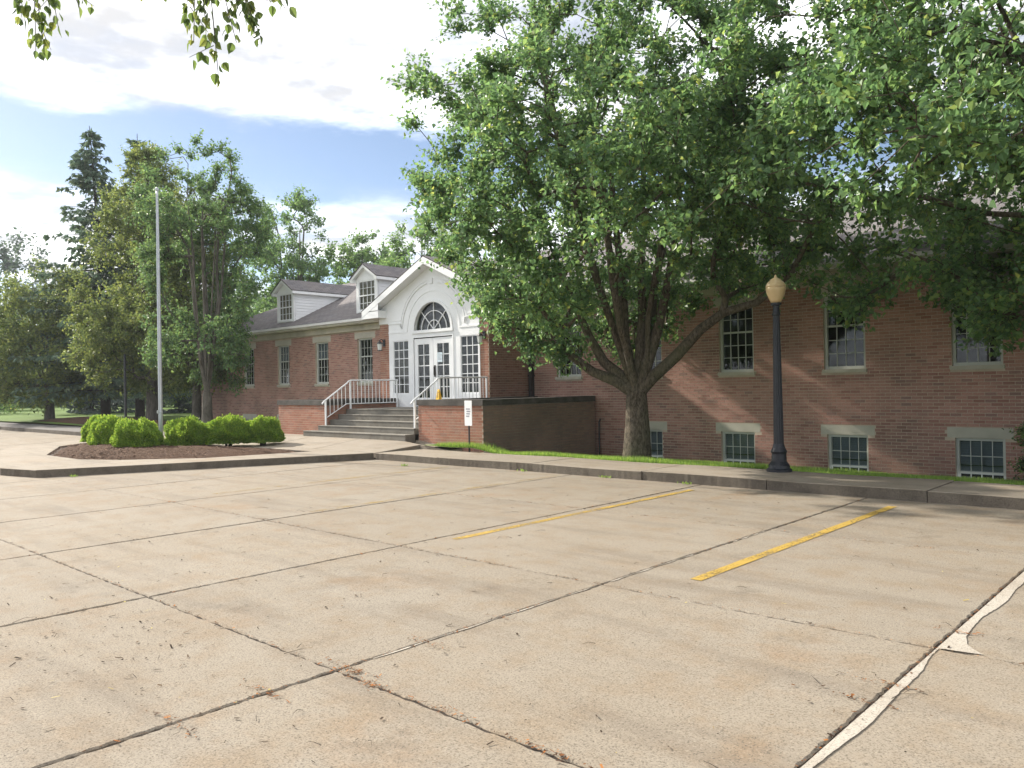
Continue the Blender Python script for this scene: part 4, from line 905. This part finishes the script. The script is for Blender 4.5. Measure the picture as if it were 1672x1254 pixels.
def spruce(name, label, loc, H, rad, leaf, seed, zmin=1.0, lean=(0, 0), droop=.28, dens=1.0):
    global RNG
    RNG = np.random.default_rng(seed); rr = random.Random(seed)
    root = empty(name, loc); props(root, label, 'tree'); tr = MB(); tr.tube([(lean[0]*t*t, lean[1]*t*t, -.2+(H+.2)*t) for t in (0, .1, .3, .6, .85, 1)], [.27, .24, .19, .11, .05, .015], 9, cap=False)
    P = []; D = []; z = zmin
    while z < H-.15:
        t = z/H; L0 = rad*(1-t)**.85*(1 if z > zmin+1.5 else .85)+.15; nb = rr.randint(5, 7)
        for k in range(nb):
            a = rr.uniform(0, 6.283); L = L0*rr.uniform(.45, 1.2); c, s = math.cos(a), math.sin(a); ax = (lean[0]*t*t, lean[1]*t*t)
            pt = lambda u: (ax[0]+c*L*u, ax[1]+s*L*u, z+L*(.12*u-droop*u*u+.10*u**4))
            if L > .5: tr.tube([pt(0), pt(.5), pt(1)], [.02+.012*L, .018, .006], 4, cap=False)
            n = int(13*L*dens)+5
            for _ in range(n):
                u = rr.random()**.7; p = pt(u); w = .30*L*(1-u*.75)*rr.uniform(-1, 1); hang = rr.uniform(-.26, .03)*(1.1-u)-abs(w)*.25
                P.append((p[0]-s*w, p[1]+c*w, p[2]+hang)); sg_ = 1 if w > 0 else -1
                D.append((c*.6-s*.55*sg_, s*.6+c*.55*sg_, -.42+rr.uniform(-.3, .3)))
        z += rr.uniform(.30, .50)*(1 if H > 8 else .8)
    P = np.array(P); D = np.array(D)+RNG.normal(size=(len(P), 3))*.2; n = len(P)
    tr.build('trunk', M['bark_dark'], root, smooth=True)
    # each spray: two crossed slim kites
    L = .34*(.6+.7*RNG.random(n)); PP = np.concatenate([P, P]); DD = np.concatenate([D, D+RNG.normal(size=(n, 3))*.35]); NN = rand_dirs(2*n)+np.array([0, 0, .6])
    link('crown', leaves_mesh(name+'_crown', PP, DD, NN, np.concatenate([L, L*.9]), np.concatenate([L, L])*.42, M[leaf], .2), root)
spruce('spruce_tree', 'tallest dark spruce with a leaning tip behind the maples', (-46.2, 17.0, .25), 16.4, 5.4, 'needle', 3, 1.6, (-1.2, -.2))
spruce('spruce_tree', 'second dark spruce with a straight tip beside the tallest one', (-45.6, 18.6, .25), 15.9, 4.4, 'needle', 4, 1.6, (0.2, 0))
spruce('spruce_tree', 'blue-grey spruce with branches sweeping the lawn', (-58.5, 20.5, .2), 9.5, 4.6, 'needle_blue', 7, .35, (0, 0), .22, 1.1)
spruce('spruce_tree', 'small blue-grey spruce behind the flagpole', (-50, 24.5, .2), 7.5, 3.6, 'needle_blue', 9, .35, (0, 0), .22, 1.1)
# dark slim post among the trees
MBp = MB().lathe([(.09, 0), (.09, .06), (.055, .1), (.05, 2.9), (.04, 3.0)], 10); props(MBp.build('dark_post', M['black'], None, (-35.2, 13.75, .3)), 'slim dark post standing in the mulch between the tree trunks', 'post')
# clipped shrubs
def shrub_mesh(seed, r, h):
    global RNG
    RNG = np.random.default_rng(seed); n = 15000; d = rand_dirs(n); d[:, 2] = np.abs(d[:, 2])*1.0-.12*(RNG.random(n)); a = np.arctan2(d[:, 1], d[:, 0])
    bump = 1+.09*np.sin(3*a+seed)+.06*np.sin(4*d[:, 2]*3+2*a+seed)+.05*np.sin(7*a+seed*2)*np.cos(5*d[:, 2])+.05*np.sin(11*a+9*d[:, 2]+seed)
    sq = (np.abs(d[:, 0])**2.6+np.abs(d[:, 1])**2.6+np.abs(d[:, 2])**2.6)**(-1/2.6)
    k = (sq*bump*(.76+.30*RNG.random(n)**.8))[:, None]; P = d*k*np.array([r, r, h*.86]); P[:, 2] += h*.10
    P[:, 2] = np.maximum(P[:, 2], .04); D = d+rand_dirs(n)*.7+np.array([0, 0, .5]); L = .062*(.6+.7*RNG.random(n))
    leaf_me = leaves_mesh('foliage', P, D, rand_dirs(n)+d, L, L*.55, M['leaf_box']); st_ = MB()
    rr = random.Random(seed)
    for _ in range(26):
        a = rr.uniform(0, 6.28); q = rr.uniform(.3, .8); st_.tube([(0.05*math.cos(a), .05*math.sin(a), -.15), (.4*r*q*math.cos(a), .4*r*q*math.sin(a), h*.35), (r*q*math.cos(a), r*q*math.sin(a), h*.72)], [.016, .011, .005], 4, cap=False)
    return leaf_me, st_.mesh('stem', M['bark_dark'])
SV = [shrub_mesh(31, .49, .70), shrub_mesh(32, .53, .70), shrub_mesh(33, .44, .68)]
for (x, y, v, s, rz, lab) in ((-24.7, 9.0, 2, 1.0, .3, 'clipped green shrub tucked behind the end of the row'), (-23.05, 8.6, 0, 1.0, 1.0, 'clipped green shrub in front of the tucked-back one'), (-20.98, 8.52, 1, .94, 2.1, 'clipped green shrub just in front of the flagpole foot'),
        (-20.5, 9.6, 0, .96, 3.3, 'clipped green shrub just past the flagpole toward the steps'), (-20.0, 10.45, 1, .98, 4.2, 'broad clipped green shrub next to last before the steps'), (-19.55, 11.2, 2, .94, 5.0, 'smallest round clipped shrub nearest the steps')):
    o = empty('clipped_shrub', (x, y, .21), None, rz); o.scale = (s, s, s); props(o, lab, 'shrub', 'row of clipped shrubs in the island')
    link('foliage', SV[v][0], o); link('stem', SV[v][1], o)
# shrubs at the far left edge and by the building corner
for (x, y, s, lab, lf) in ((-66, 15.6, 3.2, 'bright green bush at the edge of the far lawn', 'leaf_bright'), (-2.45, 16.9, 1.0, 'small leafy shrub against the brick wall past the last basement window', 'leaf_pear')):
    h = s*1.0; make_tree('leafy_bush', lab, (x, y, -.30 if s < 2 else .1), [(.1*s, .5*s), (.4*s, .8*s), (.8*s, .7*s), (1.1*s, .2*s)], .05*s, .15*s, 50, 9, 9, .06 if s < 2 else .16, lf, 'bark_dark', limbs=6, cat='bush', seed=77, tw_len=.28*s)
# grass on the bank: blades
RNG = np.random.default_rng(99)
n = 95000; x = -14.2+RNG.random(n)*15.5; y = 12.62+(RNG.random(n)**1.6)*4.6
keep = ~((x < -12.9) & (y > 13.05)) & ((x < -5.7) | (RNG.random(n) < .75)); x, y = x[keep], y[keep]; n = len(x)
z = np.array([bank_z(a, b) for a, b in zip(x, y)])-.005; h = (.04+.085*RNG.random(n)*(0.7+.6*np.sin(x*1.3)**2))*np.where(y > 14, .8, 1)*np.where(x > -6.0, .6, 1); a = RNG.random(n)*6.283; ln = (RNG.random(n)-.3)*.05
P0 = np.column_stack([x-np.cos(a)*.004, y-np.sin(a)*.004, z]); P1 = np.column_stack([x+np.cos(a)*.004, y+np.sin(a)*.004, z]); P2 = np.column_stack([x+np.sin(a)*ln, y-np.cos(a)*ln, z+h])
i = np.arange(n); gr = props(link('grass', mesh_np('grass', np.concatenate([P0, P1, P2]), np.column_stack([i, i+n, i+2*n]), [M['blade']], rnd=RNG.random(n))), 'short bright grass strip along the sidewalk', 'grass', None, 'stuff')
# tree whose twigs hang into the top of the view
def overhead():
    global RNG
    RNG = np.random.default_rng(5); rr = random.Random(5); root = empty('birch_tree', (-8.6, -6.2, -.1)); props(root, 'tree overhead whose leafy twigs dangle against the sky', 'tree')
    O = Vector((-8.6, -6.2, -.1)); tr = MB()
    tr.tube([(0, 0, -.2), (0, 0, .3), (.05, .1, 2.2), (.1, .3, 4.0), (0, .3, 6.5), (0, .2, 9.0)], [.30, .24, .2, .17, .12, .04], 12, cap=False)
    ends = [((-4.95, 2.30, 5.2), 1), ((-6.3, 1.75, 5.4), 1), ((-10, -2, 7), 0), ((-12, -7, 7.5), 0), ((-7, -9, 7.5), 0), ((-5.5, -6, 8), 0), ((-9, -6, 9.5), 0), ((-8, -4, 8.8), 0)]
    LP = []; LD = []; LN = []; LS = []
    def leafy(a, b, n, sz):
        d = (b-a)
        for k in range(n):
            t = (k+.6)/n; p = a.lerp(b, t); o = Vector((rr.uniform(-1, 1), rr.uniform(-1, 1), rr.uniform(-.9, .1))).normalized(); q = p+o*rr.uniform(.015, .05)
            LP.append(q); LD.append(o*.6+Vector((0, 0, -.9))); LN.append(Vector((rr.uniform(-1, 1), rr.uniform(-1, 1), rr.uniform(-.2, .8)))); LS.append(sz*rr.uniform(.7, 1.2))
    for e, vis in ends:
        e = Vector(e)-O; s = Vector((.1, .3, 4.0 if vis else 5.2)); mid = s.lerp(e, .5)+Vector((0, 0, .7)); tr.tube([s, s.lerp(mid, .5)+Vector((0, 0, .35)), mid, e], [.09, .07, .05, .018], 8, cap=False)
        if vis: continue
        for k in range(26):
            b = e+Vector((rr.gauss(0, .9), rr.gauss(0, .9), rr.gauss(0, .6))); a = mid.lerp(e, rr.random()); tr.tube([a, a.lerp(b, .5)+Vector((0, 0, .1)), b], [.014, .009, .004], 4, cap=False); leafy(a.lerp(b, .3), b, 14, .085)
            leafy(b, b+Vector((rr.uniform(-.3, .3), rr.uniform(-.3, .3), -.4)), 8, .085)
    # dangling twigs in view: start point above the view, end point, leaves
    for (a, b, n) in (((-5.0, 2.30, 5.2), (-4.88, 2.36, 3.82), 34), ((-4.95, 2.33, 5.2), (-4.72, 2.44, 3.58), 46), ((-4.95, 2.33, 5.15), (-4.60, 2.50, 3.78), 46), ((-4.9, 2.36, 5.1), (-4.48, 2.60, 3.80), 40), ((-4.9, 2.36, 5.1), (-4.36, 2.70, 3.98), 26), ((-4.95, 2.33, 5.0), (-4.80, 2.40, 3.95), 26), ((-4.7, 2.45, 4.9), (-4.55, 2.55, 3.95), 30),
                      ((-6.3, 1.75, 5.4), (-6.22, 1.78, 4.2), 36), ((-6.3, 1.75, 5.4), (-6.05, 1.86, 4.0), 44), ((-6.25, 1.78, 5.3), (-5.95, 1.92, 4.12), 32), ((-6.25, 1.78, 5.3), (-5.72, 1.98, 4.2), 9), ((-6.28, 1.76, 5.3), (-6.12, 1.83, 3.98), 30), ((-5.6, 2.02, 5.3), (-5.12, 2.10, 4.13), 8), ((-5.6, 2.02, 5.3), (-4.98, 2.2, 4.12), 7)):
        a = Vector(a)-O; b = Vector(b)-O; m_ = a.lerp(b, .5)+Vector((rr.uniform(-.06, .06), rr.uniform(-.06, .06), .05)); tr.tube([a, m_, b], [.008, .005, .0022], 5, cap=False); leafy(a.lerp(b, .35), b, n, .068)
        for s_ in range(3):
            p = a.lerp(b, rr.uniform(.5, .9)); q = p+Vector((rr.uniform(-.16, .16), rr.uniform(-.16, .16), rr.uniform(-.16, -.02))); tr.tube([p, q], [.003, .0015], 4, cap=False); leafy(p, q, 4, .062)
    for a_, b_ in (((-6.3, 1.75, 5.4), (-5.6, 2.02, 5.3)),): tr.tube([Vector(a_)-O, Vector(b_)-O], [.016, .008], 5, cap=False)
    tr.build('trunk', M['bark_grey'], root, smooth=True)
    P = np.array([tuple(v) for v in LP]); D = np.array([tuple(v) for v in LD]); N = np.array([tuple(v) for v in LN]); L = np.array(LS)[:, None]
    D /= np.linalg.norm(D, axis=1)[:, None]; Sd = np.cross(D, N); Sd /= np.linalg.norm(Sd, axis=1)[:, None]; Nn = np.cross(Sd, D)
    prof = [(0, 0), (.12, .24), (.35, .37), (.65, .25), (.85, .09), (1, 0)]; mids = [P+D*L*u-Nn*L*.10*u*u for u, _ in prof]; V = []; nn = len(P)
    V = mids+[mids[k]+Sd*L*prof[k][1]+Nn*L*prof[k][1]*.25 for k in range(1, 5)]+[mids[k]-Sd*L*prof[k][1]+Nn*L*prof[k][1]*.25 for k in range(1, 5)]
    V = np.concatenate(V); i = np.arange(nn); F = []
    col = lambda k: i+k*nn
    for s in (6, 10):
        F.append(np.column_stack([col(0), col(1), col(s), col(s)])); 
        for k in range(3): F.append(np.column_stack([col(k+1), col(k+2), col(s+k+1), col(s+k)]))
        F.append(np.column_stack([col(4), col(5), col(s+3), col(s+3)]))
    tri = np.concatenate([np.concatenate([f[:, [0, 1, 2]] for f in F]), np.concatenate([f[:, [0, 2, 3]] for f in F if (f[0, 2] != f[0, 3])])])
    rn = RNG.random(nn); link('crown', mesh_np('overhead_crown', V, tri, [M['leaf_near']], True, rnd=rn[tri[:, 0] % nn]), root)
overhead()
# ------------------------------------------------------------------ litter on the lot
RNG = np.random.default_rng(17)
def cluster(cx, cy, sx, sy, n): return np.column_stack([cx+RNG.normal(size=n)*sx, cy+RNG.normal(size=n)*sy, np.full(n, .008)])
P = []
for X in (-1.40, -3.86, -6.40, -9.0, -11.65):
    n = 260 if X > -5 else 120; yy = 1.0+RNG.random(n)*10; P.append(np.column_stack([X+RNG.normal(size=n)*.010, yy, np.full(n, .004)]))
for Y in (2.65, 5.19, 8.24):
    n = 420; xx = -14+RNG.random(n)*14; P.append(np.column_stack([xx, Y+RNG.normal(size=n)*.010, np.full(n, .004)]))
for (cx, cy, k) in ((-3.84, 2.7, 90), (-3.5, 2.62, 60), (-2.9, 2.66, 40), (-2.3, 2.64, 50), (-3.86, 2.2, 50), (-3.83, 1.7, 40), (-1.42, 4.4, 60), (-1.45, 4.1, 40), (-3.84, 3.3, 45), (-3.86, 4.0, 30), (-1.4, 5.6, 40), (-11.7, 5.2, 60)): P.append(cluster(cx, cy, .12, .022, k))
o = chips_obj('leaf_litter', np.concatenate(P), .017, .007, M['litter'], None, .5); props(o, 'rust-brown leaf litter gathered along the slab joints', 'litter')
n = 2000; xx = -16+RNG.random(n)*15.5; yy = .8+RNG.random(n)**1.3*10; P = np.column_stack([xx, yy, np.full(n, .007)])
P = np.concatenate([P, cluster(-6.2, 2.0, .9, .5, 110), cluster(-8.5, 4.0, 1.2, .5, 120), cluster(-5.2, 2.2, .7, .3, 70), cluster(-5.0, 1.8, .6, .35, 90)])
o = chips_obj('dark_debris', P, .022, .008, M['darklitter'], None, .5); props(o, 'scattered dark bits of debris across the concrete lot', 'debris')
tw = MB(); rr = random.Random(12)
for k in range(80):
    x, y = rr.uniform(-11, -1), .9+rr.random()**1.5*8.5; a = rr.uniform(0, 6.28); L = rr.uniform(.04, .09)+.12*rr.random()**4; bend = rr.uniform(-.12, .12)*L
    c, s = math.cos(a), math.sin(a); tw.tube([(x, y, .007), (x+c*L*.5-s*bend, y+s*L*.5+c*bend, .010+rr.random()*.012), (x+c*L, y+s*L, .007)], [.0018, .0014, .0008], 4)
props(tw.build('twigs', M['twig']), 'thin fallen twigs scattered on the concrete lot', 'twigs', None, 'stuff')
# weeds in joints
RNG = np.random.default_rng(21); P = []
for (cx, cy) in ((-8.2, 11.2), (-12.9, 10.6), (-6.6, 11.2), (-16.9, 5.6), (-10.1, 11.2)):
    m_ = 26; P.append(np.column_stack([cx+RNG.normal(size=m_)*.05, cy+RNG.normal(size=m_)*.03, np.full(m_, .0)]))
P = np.concatenate(P); n = len(P); D = rand_dirs(n)*.6+np.array([0, 0, 1]); L = .03+.035*RNG.random(n)
props(link('weeds', leaves_mesh('weeds', P, D, rand_dirs(n), L, L*.28, M['blade'])), 'small green weeds sprouting from slab joints', 'weeds', None, 'stuff')

# ------------------------------------------------------------------ air
hz = MB().box(-440, 320, -320, 440, -1.2, 46).build('haze', []); hm = bpy.data.materials.new('morning haze'); hm.use_nodes = True; _nt = hm.node_tree; _nt.nodes.clear()
_o = _nt.nodes.new('ShaderNodeOutputMaterial'); _v = _nt.nodes.new('ShaderNodeVolumePrincipled'); _v.inputs['Color'].default_value = (0.86, 0.92, 1.0, 1); _v.inputs['Density'].default_value = 0.00042; _v.inputs['Anisotropy'].default_value = 0.2
_nt.links.new(_v.outputs[0], _o.inputs['Volume']); hz.data.materials.append(hm); props(hz, 'thin pale morning haze over the grounds', 'haze', None, 'stuff')
